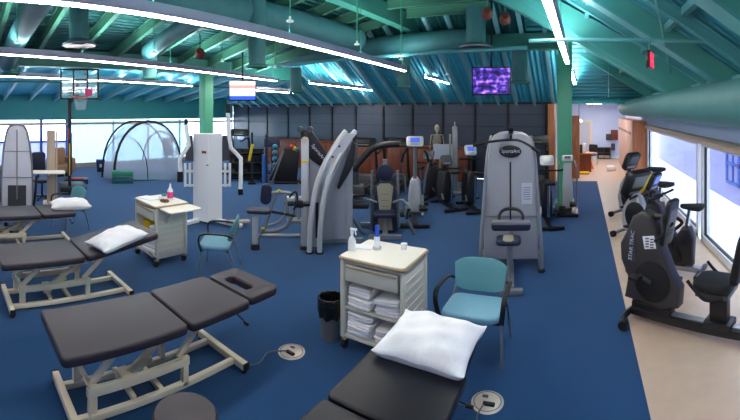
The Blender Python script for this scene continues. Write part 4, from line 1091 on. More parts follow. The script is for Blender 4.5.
def elliptical(label, loc, rot, body=M_silverbody, h=1.7, face=M_lcdblue):
    """front at -y (console seen from -y is its face when rider stands at -y)"""
    t = thing('elliptical_trainer', label, 'elliptical trainer', loc, rot)
    bm = new(); prism(bm, [(-.14, .1), (.14, .1), (.15, .4), (.12, .75), (.06, .85), (-.06, .85), (-.12, .75), (-.15, .4)], .42, 'y', (0, .25, 0), bev=.04, seg=3); obj('shroud', bm, body, t)
    bm = new(); tube(bm, [(0, .15, .8), (0, .1, 1.2), (0, .05, h - .1)], .04); obj('mast', bm, M_silver, t)
    console(t, (0, 0, h), .38, .24, .4, face, M_silverbody)
    for s in (-1, 1):
        bm = new(); tube(bm, [(s * .2, .2, .5), (s * .24, .1, .9), (s * .3, -.02, 1.2), (s * .26, -.12, 1.42), (s * .2, -.1, 1.5)], .02); o = obj('handle_arm', bm, M_silver, t)
        bm = new(); tube(bm, [(s * .2, -.1, 1.5), (s * .26, -.12, 1.42), (s * .3, -.04, 1.25)], .028); obj('grip', bm, M_rubber, o)
        bm = new(); bar(bm, (s * .18, .3, .35 + s * .08), (s * .16, -.7, .18 + s * .05), .05, .05, bev=.008); o = obj('pedal_bar', bm, M_silver, t)
        bm = new(); bx(bm, (s * .16, -.45, .27 + s * .06), (.15, .34, .05), bev=.012); obj('foot_plate', bm, M_rubber, o)
    bm = new(); bar(bm, (0, .6, .06), (0, -.8, .06), .12, .07, bev=.01); bx(bm, (0, .6, .045), (.6, .09, .07), bev=.015); bx(bm, (0, -.8, .045), (.6, .09, .07), bev=.015); obj('base_frame', bm, M_blackm, t)
    return t
p = G(415, 8.9); elliptical('silver elliptical trainer with pale console beside round headrest machine', (p.x, p.y, 0), face_cam(415))
p = G(497, 11.6); 
def stand_bike(label, loc, rot, case=M_silverbody, h=1.45, face=M_lcdblue, tall=.26):
    t = thing('exercise_bike', label, 'exercise bike', loc, rot)
    bm = new(); prism(bm, [(-.11, .12), (.11, .12), (.12, .5), (.08, .85), (.0, .92), (-.08, .85), (-.12, .5)], .5, 'y', (0, .2, 0), bev=.04, seg=3); obj('shroud', bm, M_black, t)
    bm = new(); tube(bm, [(0, .2, .85), (0, .14, 1.1), (0, .1, h)], .04); obj('mast', bm, M_black, t)
    console(t, (0, .04, h), .3, tall, .35, face, case)
    bm = new(); tube(bm, [(-.3, -.22, h - .16), (-.28, -.05, h - .2), (0, .1, h - .22), (.28, -.05, h - .2), (.3, -.22, h - .16)], .02); obj('handlebar', bm, M_rubber, t)
    bm = new(); cy(bm, (0, -.3, .2), (0, -.38, .88), .03); obj('seat_post', bm, M_chrome, t)
    bm = new(); prism(bm, [(-.12, -.14), (.12, -.14), (.1, -.02), (.04, .14), (-.04, .14), (-.1, -.02)], .07, 'z', (0, -.4, .92), bev=.025, seg=2); obj('saddle', bm, M_rubber, t)
    bm = new(); bx(bm, (0, -.55, .05), (.6, .08, .07), bev=.02); bx(bm, (0, .5, .05), (.5, .08, .07), bev=.02); bar(bm, (0, -.55, .07), (0, .5, .07), .1, .06); obj('base_frame', bm, M_blackm, t)
    for s in (-1, 1):
        bm = new(); bar(bm, (s * .14, .0, .34), (s * .14, .12 * s, .34 - .12), .025, .03, (1, 0, 0)); o = obj('crank', bm, M_silver, t)
        bm = new(); bx(bm, (s * .2, .12 * s, .22), (.1, .11, .03), bev=.008); obj('pedal', bm, M_rubber, o)
    return t
p = F(465, 214); stand_bike('black upright bike with blue lit console beside the badge tower', (p.x, p.y + .5, 0), face_cam(465) + .3, h=1.42)
p = G(428, 10.6); stand_bike('dark upright bike standing in front of the small whiteboard', (p.x, p.y, 0), face_cam(433) - .5, M_greyd, 1.2, M_greyd)
p = G(447, 9.9); stand_bike('dark upright bike beside the tall silver post', (p.x, p.y, 0), face_cam(448) + .4, M_greyd, 1.15, M_greyd)
p = G(547, 8.5); stand_bike('black upright bike with pale green screen beside the green column', (p.x, p.y, 0), face_cam(548) + .1, M_silverbody, 1.32, M_lcd, .22)

# stepper by the column
p = G(567.5, 9.1); t = thing('stepper', 'slim silver stepper standing against the green column', 'stepper', (p.x, p.y, 0), face_cam(566))
bm = new(); prism(bm, [(-.11, .12), (.13, .12), (.12, .6), (.09, 1.15), (-.09, 1.15), (-.12, .6)], .3, 'y', (0, .3, 0), bev=.03); obj('shroud', bm, M_silverbody, t)
console(t, (0, .2, 1.28), .26, .14, .3, M_greyd, M_silverbody)
for s in (-1, 1):
    bm = new(); tube(bm, [(s * .2, .35, .1), (s * .22, .2, .8), (s * .2, .05, 1.1), (s * .16, .2, 1.22)], .018); obj('handrail', bm, M_silver, t)
    bm = new(); bx(bm, (s * .12, -.05, .22 + s * .05), (.14, .3, .05), bev=.01); obj('foot_plate', bm, M_rubber, t)
bm = new(); bx(bm, (0, .2, .05), (.5, .8, .08), bev=.02); obj('base_frame', bm, M_blackm, t)

# treadmills along the back
def treadmill(label, loc, rot, h=1.35):
    t = thing('treadmill', label, 'treadmill', loc, rot)
    bm = new(); prism(bm, rrect(.8, 1.9, .06), .16, 'z', (0, -.4, .12), bev=.02); obj('deck', bm, M_black, t)
    bm = new(); bx(bm, (0, -.5, .205), (.5, 1.5, .012)); obj('running_belt', bm, M_rubber, t)
    bm = new(); prism(bm, rrect(.78, .45, .1), .3, 'z', (0, .5, .2), bev=.06, seg=3); obj('motor_cover', bm, M_greyd, t)
    for s in (-1, 1):
        bm = new(); bar(bm, (s * .38, .4, .15), (s * .38, .15, h - .15), .07, .09, (0, 1, 0), .012); obj('upright', bm, M_black, t)
        bm = new(); tube(bm, [(s * .38, .15, h - .2), (s * .38, -.1, h - .22), (s * .38, -.45, h - .3)], .03); obj('handrail', bm, M_rubber, t)
    console(t, (0, .12, h), .8, .3, .5, M_greyd, M_black, depth=.08)
    return t
for px, r, lab, h in ((238, 15.8, 'black treadmill in front of the far corner panels', 1.5), (362, 12.2, 'black treadmill behind the round headrest machine', 1.4), (394, 12.3, 'black treadmill beside silver elliptical trainer', 1.4), (503, 12.4, 'black treadmill behind the badge tower', 1.5), (535, 12.0, 'black treadmill near the partition end panel', 1.5)):
    p = G(px, r); treadmill(lab, (p.x, p.y, 0), face_cam(px) * .4, h)

# tall silver post machine, whiteboard, skeleton
p = G(455, 11.5); t = thing('cable_post_machine', 'tall silver post machine beside small whiteboard', 'weight machine', (p.x, p.y, 0), face_cam(455))
bm = new(); bx(bm, (0, 0, .98), (.16, .14, 1.9), bev=.03); cy(bm, (0, 0, 1.9), (0, 0, 2.06), .03); obj('post', bm, M_silver, t)
bm = new(); bx(bm, (-.14, .06, .9), (.06, .1, 1.6), bev=.02); obj('rear_post', bm, M_silver, t)
bm = new(); bx(bm, (0, .1, .05), (.6, .7, .08), bev=.02); bar(bm, (-.1, 0, .08), (-.5, -.3, .4), .06, .05); obj('base_frame', bm, M_silver, t)
p = G(443, 12.3); t = thing('whiteboard', 'small whiteboard on stand behind the upright bikes', 'whiteboard', (p.x, p.y, 0), face_cam(443))
bm = new(); bx(bm, (0, 0, 1.12), (.6, .03, .46), bev=.004); obj('board', bm, M_board, t)
bm = new()
for s in (-1, 1): bx(bm, (s * .28, .03, .6), (.03, .03, 1.2)); bx(bm, (s * .28, .03, .02), (.04, .5, .04))
obj('stand', bm, M_silver, t)
p = G(437, 12.9); t = thing('anatomy_skeleton', 'anatomical skeleton model standing above the whiteboard', 'skeleton model', (p.x, p.y, 0), face_cam(437))
bm = new(); ball(bm, (0, 0, 1.82), .1, (.8, .95, 1.1)); bx(bm, (0, -.03, 1.73), (.09, .1, .06), bev=.02); obj('skull', bm, M_bone, t)
bm = new()
for i in range(8):
    z = 1.56 - i * .045; rx = .14 - .006 * abs(i - 4) ** 1.2; tube(bm, [(rx * math.cos(a), .09 * math.sin(a), z - .02 * math.sin(a)) for a in [PI * 2 * k / 12 for k in range(13)]], .009, 6, 2)
cy(bm, (0, .05, .95), (0, .05, 1.72), .02); bar(bm, (-.18, 0, 1.6), (.18, 0, 1.6), .02, .02); obj('rib_cage', bm, M_bone, t)
bm = new(); lathe(bm, [(.06, .88), (.13, .98), (.12, 1.0), (.05, .9)], n=16, cap=False); obj('pelvis', bm, M_bone, t)
for s in (-1, 1):
    bm = new(); tube(bm, [(s * .18, 0, 1.6), (s * .22, 0, 1.3), (s * .22, -.04, 1.05), (s * .22, -.05, .9)], .015); obj('arm', bm, M_bone, t)
    bm = new(); tube(bm, [(s * .09, 0, .92), (s * .1, 0, .52), (s * .1, 0, .15), (s * .1, -.08, .08)], .02); obj('leg', bm, M_bone, t)
bm = new(); cy(bm, (0, .12, 0), (0, .12, 1.9), .012); bx(bm, (0, .1, .02), (.5, .5, .04)); obj('stand', bm, M_blackm, t)

# low wood cabinets along the back
xs_ = [G(px, 1).x / G(px, 1).y * 12.95 for px in (268, 300, 330, 360, 390, 420, 450, 470)]
for i, (a, b) in enumerate(zip(xs_, xs_[1:])):
    w_ = b - a - .02
    t = thing('low_cabinet', 'reddish brown low wooden cabinet in the row below the grey partition panels', 'cabinet', ((a + b) / 2, 12.95, 0), 0, 'low wooden cabinets below the partition')
    bm = new(); bx(bm, (0, 0, .56), (w_, .5, 1.1)); obj('body', bm, M_wood, t)
    for s in (-1, 1): bm = new(); bx(bm, (s * w_ / 4, -.26, .55), (w_ / 2 - .03, .02, 1.0), bev=.004); o = obj('door', bm, M_wood, t); bm = new(); cy(bm, (s * .06, -.275, .7), (s * .06, -.275, .82), .01); obj('handle', bm, M_blackm, o)
    bm = new(); bx(bm, (0, -.01, 1.13), (w_ + .02, .56, .035)); obj('top', bm, M_wood, t)

# ================================================================== FAR CLUTTER
# dumbbell rack
p = G(246, 13.6); t = thing('dumbbell_rack', 'black three tier dumbbell rack by the far corner', 'rack', (p.x, p.y, 0), face_cam(246) - .1)
bm = new()
for s in (-1, 1): bx(bm, (s * .55, .1, .5), (.08, .1, 1.0), bev=.01); bx(bm, (s * .55, 0, .04), (.08, .7, .08), bev=.01)
bx(bm, (0, .1, .06), (1.1, .06, .06))
bx(bm, (0, .17, .55), (1.2, .03, 1.05))
obj('frame', bm, M_blackm, t)
for z in (.25, .6, .92): bm = new(); bx(bm, (0, -.05, z), (1.1, .3, .04), (-.3, 0, 0)); obj('shelf', bm, M_blackm, t)
db = None
base = Matrix.Translation(t.location) @ Matrix.Rotation(t.rotation_euler.z, 4, 'Z')
for zi, z in enumerate((.25, .6, .92)):
    for k in range(5):
        bm = new(); 
        for s in (-1, 1): cy(bm, (0, s * .11 - .02 * s, 0), (0, s * .04, 0), .055, n=12)
        cy(bm, (0, -.08, 0), (0, .08, 0), .016, n=8)
        o = obj('dumbbell', bm, M_rubber); pp = base @ Vector((-.42 + k * .21, -.06, z + .09)); o.location = pp; o.rotation_euler = (-.3, 0, t.rotation_euler.z)
        tag(o, 'black dumbbell on the %s tier of the dumbbell rack' % ('bottom', 'middle', 'top')[zi], 'dumbbell', 'dumbbells on the %s tier' % ('bottom', 'middle', 'top')[zi])
# upright storage poles with strap
for px, r, lab in ((252, 13.0, 'thin black upright pole rising from the dumbbell rack with yellow strap'), (266.5, 12.2, 'thin dark upright pole beside the blue foam roller')):
    p = G(px, r); t = thing('equipment_pole', lab, 'pole', (p.x, p.y, 0), face_cam(px))
    bm = new(); bx(bm, (0, 0, .85), (.07, .07, 1.64)); obj('pole', bm, M_navy, t); bm = new(); bx(bm, (0, 0, .03), (.25, .25, .05)); obj('base', bm, M_blackm, t)
    if px == 252: bm = new(); bar(bm, (.02, -.05, 1.3), (-.1, -.06, .75), .015, .09, (1, 0, 0)); obj('strap', bm, M_yellow, t)
p = G(264.5, 13.0); bm = new(); cy(bm, (0, 0, 0), (0, 0, .95), .085, n=20); o = obj('foam_roller', bm, mat('blue_foam', (46, 96, 168), .8)); o.location = p; tag(o, 'blue foam roller standing upright beside the dark pole', 'foam roller')
p = G(272, 15.2); t = thing('wall_monitor', 'dark blue monitor on stand beside the ball rack', 'monitor', (p.x, p.y, 0), face_cam(272))
bm = new(); bx(bm, (0, 0, 1.15), (.6, .06, .32), bev=.01); obj('screen', bm, M_navy, t); bm = new(); bx(bm, (0, .04, .55), (.05, .05, 1.1)); bx(bm, (0, .04, .02), (.4, .4, .04)); obj('stand', bm, M_blackm, t)
p = G(275, 14.0); t = thing('ball_rack', 'narrow upright rack holding four blue medicine balls', 'rack', (p.x, p.y, 0), face_cam(275))
bm = new(); bx(bm, (0, .16, .6), (.05, .05, 1.2)); bx(bm, (0, .1, .03), (.4, .4, .05))
for z in (.36, .57, .78, .99): bx(bm, (0, .08, z - .0), (.04, .16, .02))
obj('rack_frame', bm, M_blackm, t)
for i, z in enumerate((.475, .685, .895, 1.105)):
    bm = new(); ball(bm, (0, 0, 0), .105); o = obj('medicine_ball', bm, M_ball); o.location = (p.x, p.y, z); tag(o, 'blue medicine ball, ' + ('lowest', 'second lowest', 'second highest', 'topmost')[i] + ' on the narrow rack', 'ball', 'medicine balls on the rack')
p = G(285, 13.3); t = thing('incline_treadmill', 'dark treadmill folded up at a slant beside the medicine balls', 'treadmill', (p.x, p.y, 0), face_cam(285))
bm = new(); prism(bm, [(-.55, .08), (.4, .08), (.5, 1.1), (-.02, 1.15)], .3, 'y', bev=.03); obj('deck', bm, M_black, t)
bm = new(); bar(bm, (-.4, -.2, .1), (-.05, -.2, 1.05), .04, .05); bar(bm, (-.38, -.2, .45), (-.52, -.2, .8), .03, .04); obj('side_rail', bm, M_silver, t)
bm = new(); bx(bm, (.1, -.1, .04), (.9, .6, .07), bev=.02); obj('base_frame', bm, M_blackm, t)
for i, (px, m, nm) in enumerate(((292, M_red, 'red'), (294.5, M_yellow, 'yellow'), (297.5, M_ball, 'blue'))):
    p = G(px, 12.8, 1.15 - .05 * i + .07); bm = new(); ball(bm, (0, 0, 0), .07); o = obj('hand_weight', bm, m); o.location = p; tag(o, nm + ' small round hand weight on top of the slanting dark treadmill', 'hand weight')
p = G(294, 8.6); t = thing('low_bench_machine', 'pale low bench frame behind the arched machine', 'bench', (p.x, p.y, 0), face_cam(294))
bm = new(); bx(bm, (0, 0, .5), (.34, .2, .08), bev=.03); obj('seat', bm, M_silverbody, t)
bm = new(); bx(bm, (.1, 0, .25), (.05, .05, .5)); bx(bm, (.1, 0, .65), (.03, .03, .36)); bx(bm, (.05, 0, .03), (.4, .3, .05)); bx(bm, (-.12, 0, .25), (.04, .04, .5)); obj('frame', bm, M_silver, t)
# picture / board on far-left panel
p = G(237, 13); bm = new(); bx(bm, (0, 0, 0), (.5, .03, .32), bev=.004); o = obj('notice_board', bm, M_board); o.location = G(240, 20.35, 1.05); o.location.y = 13.45; tag(o, 'pale notice board on the first grey panel by the corner', 'notice board')

# ------------------------------------------------------------------ white cable column machine
r8 = 8.5; PX0 = 207.5; p = G(PX0, r8)
t = thing('cable_column_machine', 'white angular cable machine with two swinging arms and splayed feet', 'weight machine', (p.x, p.y, 0), face_cam(PX0))
q = lambda px, py, dy=0.: ((px - PX0) * r8 / FPX, dy, Z(py, r8))
bm = new(); prism(bm, [(-.31, .12), (.02, -.16), (.31, .02), (.31, .3), (-.31, .3)], 1.84, 'z', (0, 0, .97)); obj('column_cover', bm, M_plastic, t)
bm = new(); bar(bm, (.1, -.1, 1.5), (-.12, -.12, 1.52), .02, .05); obj('weight_pin', bm, M_rust, t); bm = new(); bar(bm, (.02, -.17, 1.25), (-.03, -.18, 1.25), .02, .02); obj('weight_pin', bm, M_rust, t)
for s, fx in ((-1, -.62), (1, .62)):
    bm = new(); bar(bm, (s * .2, 0, .06), (fx * 1.1, -.42, .05), .12, .07, bev=.012); obj('foot_rail', bm, M_plastic, t)
    bm = new(); bx(bm, (s * .42, .15, 1.1), (.2, .12, .9), bev=.01) if False else bar(bm, (s * .38, .1, .75), (s * .38, .1, 1.25), .05, .05, (0, 1, 0)); bar(bm, (s * .48, .1, .75), (s * .48, .1, 1.25), .05, .05, (0, 1, 0))
    for z in (.78, 1.08): bar(bm, (s * .3, .1, z), (s * .5, .1, z), .05, .04)
    obj('pivot_frame', bm, M_plastic, t)
    bm = new(); prism(bm, [(s * .3, 1.3), (s * .48, 1.32), (s * .44, 1.85), (s * .32, 1.85)], .08, 'y', (0, .12, 0)); obj('arm_cover', bm, M_greyd, t)
bm = new(); tube(bm, [q(228, 112, .05), q(229, 135, 0), q(231, 148, -.05), q(240.5, 158, -.1), q(240.5, 172, -.1), q(240, 190, -.1)], .045, smooth=False); o = obj('swing_arm', bm, M_plastic, t)
bm = new(); cy(bm, q(228, 104, .05), q(228, 113, .05), .05); obj('pulley', bm, M_blackm, o); bm = new(); bx(bm, q(240, 191, -.1), (.1, .1, .12)); obj('pulley', bm, M_blackm, o)
bm = new(); tube(bm, [q(186, 125, .05), q(189, 145, 0), q(180, 158, -.1), q(181, 172, -.1)], .045, smooth=False); o = obj('swing_arm', bm, M_plastic, t)
bm = new(); bx(bm, q(180.5, 176, -.1), (.12, .1, .22)); obj('weight_handle', bm, M_blackm, o); bm = new(); cy(bm, q(186, 119, .05), q(186, 125, .05), .04); obj('pulley', bm, M_blackm, o)
bm = new(); bx(bm, (.62, -.26, .1), (.5, .16, .03), (0, 0, .1)); o = obj('foot_platform', bm, M_beige, t)

# ------------------------------------------------------------------ net tent
p = G(142, 14.4); t = thing('net_tent', 'white netted dome tent with crossing black arched poles', 'tent', (p.x, p.y, 0), face_cam(142))
W2, D2, H2 = 1.42, .85, 2.0
def arch(x0, y0, x1, y1, h, lean=0., n=16):
    out = []
    for i in range(n + 1):
        a = PI * i / n; u = (1 - math.cos(a)) / 2
        out.append((x0 + (x1 - x0) * u, y0 + (y1 - y0) * u + lean * math.sin(a), h * math.sin(a) ** .8))
    return out
for k, (ar, rr) in enumerate(((arch(-W2, -D2 * .2, .95, D2, H2, 0), .035), (arch(-.35 - .6, -D2, W2 + .02, .3, H2, 0), .045), (arch(-.0, D2, W2, D2 * .2, H2 * .8, 0), .03), (arch(-W2, 0, .2, -D2, 1.5, 0), .016))):
    bm = new(); tube(bm, ar, rr, 8, 1, smooth=False); obj('arch_pole', bm, M_rubber, t)
bm = new(); n = 20; rings = []
for j in range(9):
    v = j / 8; h = H2 * .985 * math.sin(v * PI / 2) ** .9; k = math.cos(v * PI / 2) ** .75 if v < 1 else 0
    if v < 1: rings.append([bm.verts.new((W2 * .98 * k * math.copysign(abs(math.cos(a)) ** .8, math.cos(a)) + .1 * v, D2 * .98 * k * math.copysign(abs(math.sin(a)) ** .7, math.sin(a)), h)) for a in [2 * PI * i / n + .01 for i in range(n)]])
top = bm.verts.new((.1, 0, H2 * .985))
for A, B in zip(rings, rings[1:]):
    for i in range(n):
        bm.faces.new((A[i], A[(i + 1) % n], B[(i + 1) % n], B[i]))
for i in range(n): bm.faces.new((rings[-1][i], rings[-1][(i + 1) % n], top))
obj('net_skin', bm, M_net, t)
bm = new(); tube(bm, [(W2 * math.cos(a), D2 * math.sin(a), .03) for a in [2 * PI * i / 24 for i in range(25)]], .025, 8, 2); obj('base_hoop', bm, M_greenbox, t)
p = G(122.5, 13.2); t = thing('foam_block', 'green and teal foam block in front of the net tent', 'foam block', (p.x, p.y, 0), face_cam(122))
bm = new(); bx(bm, (0, 0, .16), (.7, .4, .14), bev=.015); bx(bm, (0, 0, .08), (.7, .4, .02)); obj('lower_block', bm, M_tealbox, t)
bm = new(); bx(bm, (0, 0, .31), (.7, .4, .16), bev=.015); obj('upper_block', bm, M_greenbox, t)
t.children[0].location.z = -.065
p = G(100.5, 15.6); t = thing('recycling_bin', 'dark blue recycling bin by the pale window wall', 'bin', (p.x, p.y, 0), face_cam(100))
bm = new(); prism(bm, [(-.13, 0), (.13, 0), (.17, .45), (-.17, .45)], .3, 'y', bev=.01); obj('bin_body', bm, M_navy, t)
bm = new(); bx(bm, (0, 0, .46), (.36, .33, .03), bev=.008); obj('rim', bm, M_bluecap, t)
bm = new(); bx(bm, (.02, -.157, .25), (.12, .006, .12)); obj('white_emblem', bm, M_board, t)
# stacked grey chairs beyond the tent
def plain_chair(label, loc, rot, m=M_greyd, gr=None, z=0.):
    t = thing('stacking_chair', label, 'chair', (loc[0], loc[1], z), rot, gr)
    bm = new(); prism(bm, rrect(.46, .44, .06), .04, 'z', (0, 0, .45), bev=.015); obj('seat', bm, m, t)
    bm = new(); prism(bm, rrect(.44, .34, .06), .035, 'y', (0, .22, .72), bev=.012); obj('backrest', bm, m, t)
    for s in (-1, 1):
        bm = new(); tube(bm, [(s * .2, -.2, 0), (s * .2, -.18, .43)], .012, smooth=False); obj('leg', bm, M_silver, t)
        bm = new(); tube(bm, [(s * .2, .24, 0), (s * .2, .2, .45), (s * .2, .24, .8)], .012, smooth=False); obj('leg', bm, M_silver, t)
    return t
sc = None
for i in range(4):
    p = G(170, 16.2)
    if sc is None: sc = plain_chair('grey stacking chair, lowest of the stack behind the net tent', p, face_cam(170) + .4, M_grey, 'stacked grey chairs behind the tent')
    else:
        c = dup(sc, (p.x, p.y + .0, i * .13), face_cam(170) + .4, 'grey stacking chair, %s of the stack behind the net tent' % ('second from bottom', 'second from top', 'topmost')[i - 1])

# ------------------------------------------------------------------ left edge: rounded weight tower, beige post, hoop
p = G(17, 9.3); r9 = 9.3
t = thing('rounded_weight_tower', 'translucent grey weight tower with rounded top beside the beige post', 'weight machine', (p.x, p.y, 0), face_cam(17))
out = [(-.36, .1), (-.36, .7), (-.33, 1.3), (-.27, 1.75), (-.2, 1.98), (-.1, 2.06), (.1, 2.06), (.2, 1.98), (.27, 1.75), (.33, 1.3), (.36, .7), (.36, .1)]
bm = new(); prism(bm, out, .3, 'y', (0, .05, 0), bev=.03, seg=3); obj('shroud', bm, M_pale, t)
bm = new(); tube(bm, [(a, -.1, b) for a, b in out], .022); obj('edge_tube', bm, M_silver, t)
bm = new(); bx(bm, (0, -.11, 1.15), (.025, .012, 1.6)); bx(bm, (0, -.108, .85), (.68, .01, .02)); bx(bm, (0, -.108, 1.45), (.62, .01, .015)); obj('centre_seam', bm, M_silver, t)
bm = new(); bx(bm, (0, -.109, .42), (.42, .008, .5)); obj('window_panel', bm, M_greyd, t)
bm = new(); bx(bm, (0, 0, .05), (.8, .7, .08), bev=.02); obj('base_frame', bm, M_blackm, t)
bm = new(); tube(bm, [(.36, -.2, .05), (.42, -.3, .6), (.44, -.2, .9)], .03); obj('side_frame', bm, M_blackm, t); bm = new(); tube(bm, [(-.4, -.2, .3), (-.42, -.2, 1.1)], .03); obj('side_frame', bm, M_blackm, t)
p = G(51, 10.0); t = thing('traction_post', 'tall beige post with small base beside the rounded tower', 'post machine', (p.x, p.y, 0), face_cam(51))
bm = new(); bx(bm, (0, 0, .96), (.21, .16, 1.86), bev=.01); bx(bm, (.14, .02, .96), (.04, .1, 1.8)); obj('post', bm, M_beige, t)
bm = new(); bx(bm, (.05, 0, .05), (.5, .5, .1), bev=.01); obj('base', bm, M_beige, t)
bm = new(); prism(bm, rrect(.78, .4, .05), .04, 'z', (-.05, -.32, Z(172, 9.7)), bev=.01); obj('side_table', bm, M_carttop, t)
bm = new(); bar(bm, (-.05, -.05, .8), (-.05, -.34, .84), .05, .04); obj('bracket', bm, M_cream, t)
p = G(42, 10.8); t = thing('task_chair', 'dark blue task chair with tall back behind the side table', 'chair', (p.x, p.y, 0), face_cam(42) + .5)
bm = new(); prism(bm, rrect(.46, .46, .08), .08, 'z', (0, 0, .5), bev=.025); obj('seat', bm, M_navy, t)
bm = new(); prism(bm, rrect(.44, .6, .1), .08, 'y', (0, .22, .95), bev=.025); obj('backrest', bm, M_navy, t)
bm = new(); cy(bm, (0, 0, .1), (0, 0, .46), .03); bar(bm, (0, .22, .5), (0, .22, .7), .06, .03); obj('post', bm, M_blackm, t)
for k in range(5):
    a = 2 * PI * k / 5; bm = new(); bar(bm, (0, 0, .1), (.27 * math.cos(a), .27 * math.sin(a), .05), .04, .04); cy(bm, (.27 * math.cos(a), .27 * math.sin(a), 0), (.27 * math.cos(a), .27 * math.sin(a), .05), .03); obj('leg', bm, M_blackm, t)
p = G(6, 7.9); t = thing('rolling_stool', 'small dark rolling stool under the table at picture edge', 'stool', (p.x, p.y, 0))
bm = new(); lathe(bm, [(0, .4), (.17, .4), (.18, .43), (.17, .47), (0, .48)], n=24); obj('seat', bm, M_vinyl2, t)
bm = new(); cy(bm, (0, 0, .08), (0, 0, .4), .03); obj('post', bm, M_blackm, t)
for k in range(5):
    a = 2 * PI * k / 5 + .3; bm = new(); bar(bm, (0, 0, .09), (.25 * math.cos(a), .25 * math.sin(a), .06), .04, .035); cy(bm, (.25 * math.cos(a), .25 * math.sin(a), 0), (.25 * math.cos(a), .25 * math.sin(a), .055), .028); obj('leg', bm, M_blackm, t)
# basketball hoop
RH = 11.3; p = G(70, RH); t = thing('basketball_hoop', 'portable basketball hoop with clear backboard by the window wall', 'basketball hoop', (p.x, p.y, 0), face_cam(72) + .1)
bm = new(); cy(bm, (0, .1, .2), (0, .1, 2.9), .05); obj('pole', bm, M_black, t)
bm = new(); bx(bm, (0, .1, 1.15), (.13, .13, 1.2), bev=.03); obj('pole_padding', bm, M_navy, t)
bm = new(); bx(bm, (-.01, .03, 1.0), (.03, .02, .9)); obj('yellow_stripe', bm, M_yellow, t)
bm = new(); bx(bm, (-.03, .03, 1.72), (.03, .02, .3)); obj('red_stripe', bm, M_red, t)
bm = new(); bx(bm, (.1, .4, .13), (.75, 1.0, .2), bev=.04); obj('base_tank', bm, M_black, t)
HB = Z(84.5, RH)
bm = new()
for x in (-.52, .52): bx(bm, (x + .25, -.2, HB), (.045, .03, .84))
for z in (-.41, .41): bx(bm, (.25, -.2, HB + z), (1.08, .03, .045))
for x in (-.17, .22): bx(bm, (.25 + x, -.2, HB + .0), (.04, .032, .84 if x < 0 else .84))
bx(bm, (.275, -.2, HB + .12), (.4, .032, .04)); obj('backboard_frame', bm, M_black, t)
bm = new(); bx(bm, (.25, -.195, HB), (1.0, .01, .8)); obj('backboard_pane', bm, glassy('backboard', (150, 190, 200), .25, .1), t)
bm = new(); tube(bm, [(.25 + .22 * math.cos(a), -.45 + .22 * math.sin(a), HB - .36) for a in [2 * PI * i / 16 for i in range(17)]], .012, 6, 2); obj('rim', bm, M_orange, t)
bm = new(); lathe(bm, [(.21, HB - .36), (.16, HB - .55), (.13, HB - .72)], (.25, -.45, 0), 16); bmesh.ops.delete(bm, geom=[f for f in bm.faces if len(f.verts) > 4], context='FACES_ONLY'); obj('net', bm, M_hoopnet, t)
bm = new(); bar(bm, (0, .1, 2.85), (.2, -.18, HB), .05, .06); bar(bm, (0, .1, 2.6), (.2, -.18, HB - .3), .05, .06); obj('support_arm', bm, M_black, t)
bm = new(); bx(bm, (.5, -.215, HB - .22), (.2, .01, .2)); obj('exit_lamp_reflection', bm, M_pink, t).name = 'pink_reflection'  # pink square painted on the pane as a reflection
# brown boxes / armchair, chair near
p = G(60.5, 14.6); t = thing('lounge_chair', 'brown leather lounge chair against the window wall behind the hoop', 'armchair', (p.x, p.y, 0), face_cam(60) + .5)
bm = new(); bx(bm, (0, 0, .3), (.7, .6, .3), bev=.06); obj('seat', bm, M_brown, t); bm = new(); bx(bm, (0, .3, .65), (.72, .2, .7), (-.1, 0, 0), .07); obj('backrest', bm, M_brown, t)
for s in (-1, 1): bm = new(); bx(bm, (s * .38, -.02, .42), (.16, .65, .5), bev=.06); obj('arm', bm, M_brown, t)
bm = new(); bx(bm, (0, 0, .08), (.6, .5, .14)); obj('base', bm, M_blackm, t)
p = G(56, 12.4); plain_chair('blue shell stacking chair standing in front of the hoop base', p, face_cam(63) + .9, mat('blue_shell', (60, 110, 170), .5))
p = G(76, 13.2); t = thing('low_platform', 'low black framed platform with red bands under the hoop', 'platform', (p.x, p.y, 0), face_cam(74))
bm = new(); bx(bm, (0, 0, .12), (.8, .5, .05), bev=.01); obj('top', bm, M_black, t)
for s in (-1, 1): bm = new(); bx(bm, (s * .36, 0, .05), (.05, .5, .1)); obj('leg', bm, M_blackm, t)
bm = new(); bx(bm, (.0, -.1, .16), (.5, .05, .02), (0, 0, .1)); bx(bm, (.1, -.2, .16), (.4, .04, .02), (0, 0, -.1)); obj('band', bm, M_red, t)

# ================================================================== FAR ROOM
for i in range(4):
    y0 = 13.25 + i * 1.18; t = thing('locker', 'pale wooden locker, %s in the row along the window side' % ('end unit with orange side', 'second from the orange side', 'third from the orange side', 'end unit by the far wall')[i], 'locker', (1.95, y0 + .58, 0), 0, 'wooden lockers')
    bm = new(); bx(bm, (0, 0, 1.02), (.46, 1.15, 2.02)); obj('body', bm, M_oak, t)
    for k in range(3): bm = new(); bx(bm, (-.24, -.38 + k * .38, 1.02), (.02, .36, 1.96), bev=.003); o = obj('door', bm, M_pinkwood, t); bm = new(); bx(bm, (-.255, -.28 + k * .38, 1.6), (.02, .03, .1)); obj('handle', bm, M_blackm, o)
bm = new(); bx(bm, (-.3, 14.35, 1.1), (.5, .5, 2.2), bev=.01)
t = obj('tall_cabinet', bm, M_oak); tag(t, 'tall orange wooden cabinet standing behind the green column', 'cabinet')
bm = new(); bx(bm, (-.3, 14.085, 1.1), (.44, .02, 2.1), bev=.003); obj('door', bm, M_oak, t)
t = thing('cubby_shelf', 'low dark cubby shelf against the lilac far wall', 'shelf', (G(604, 19.6).x, 19.6, 0))
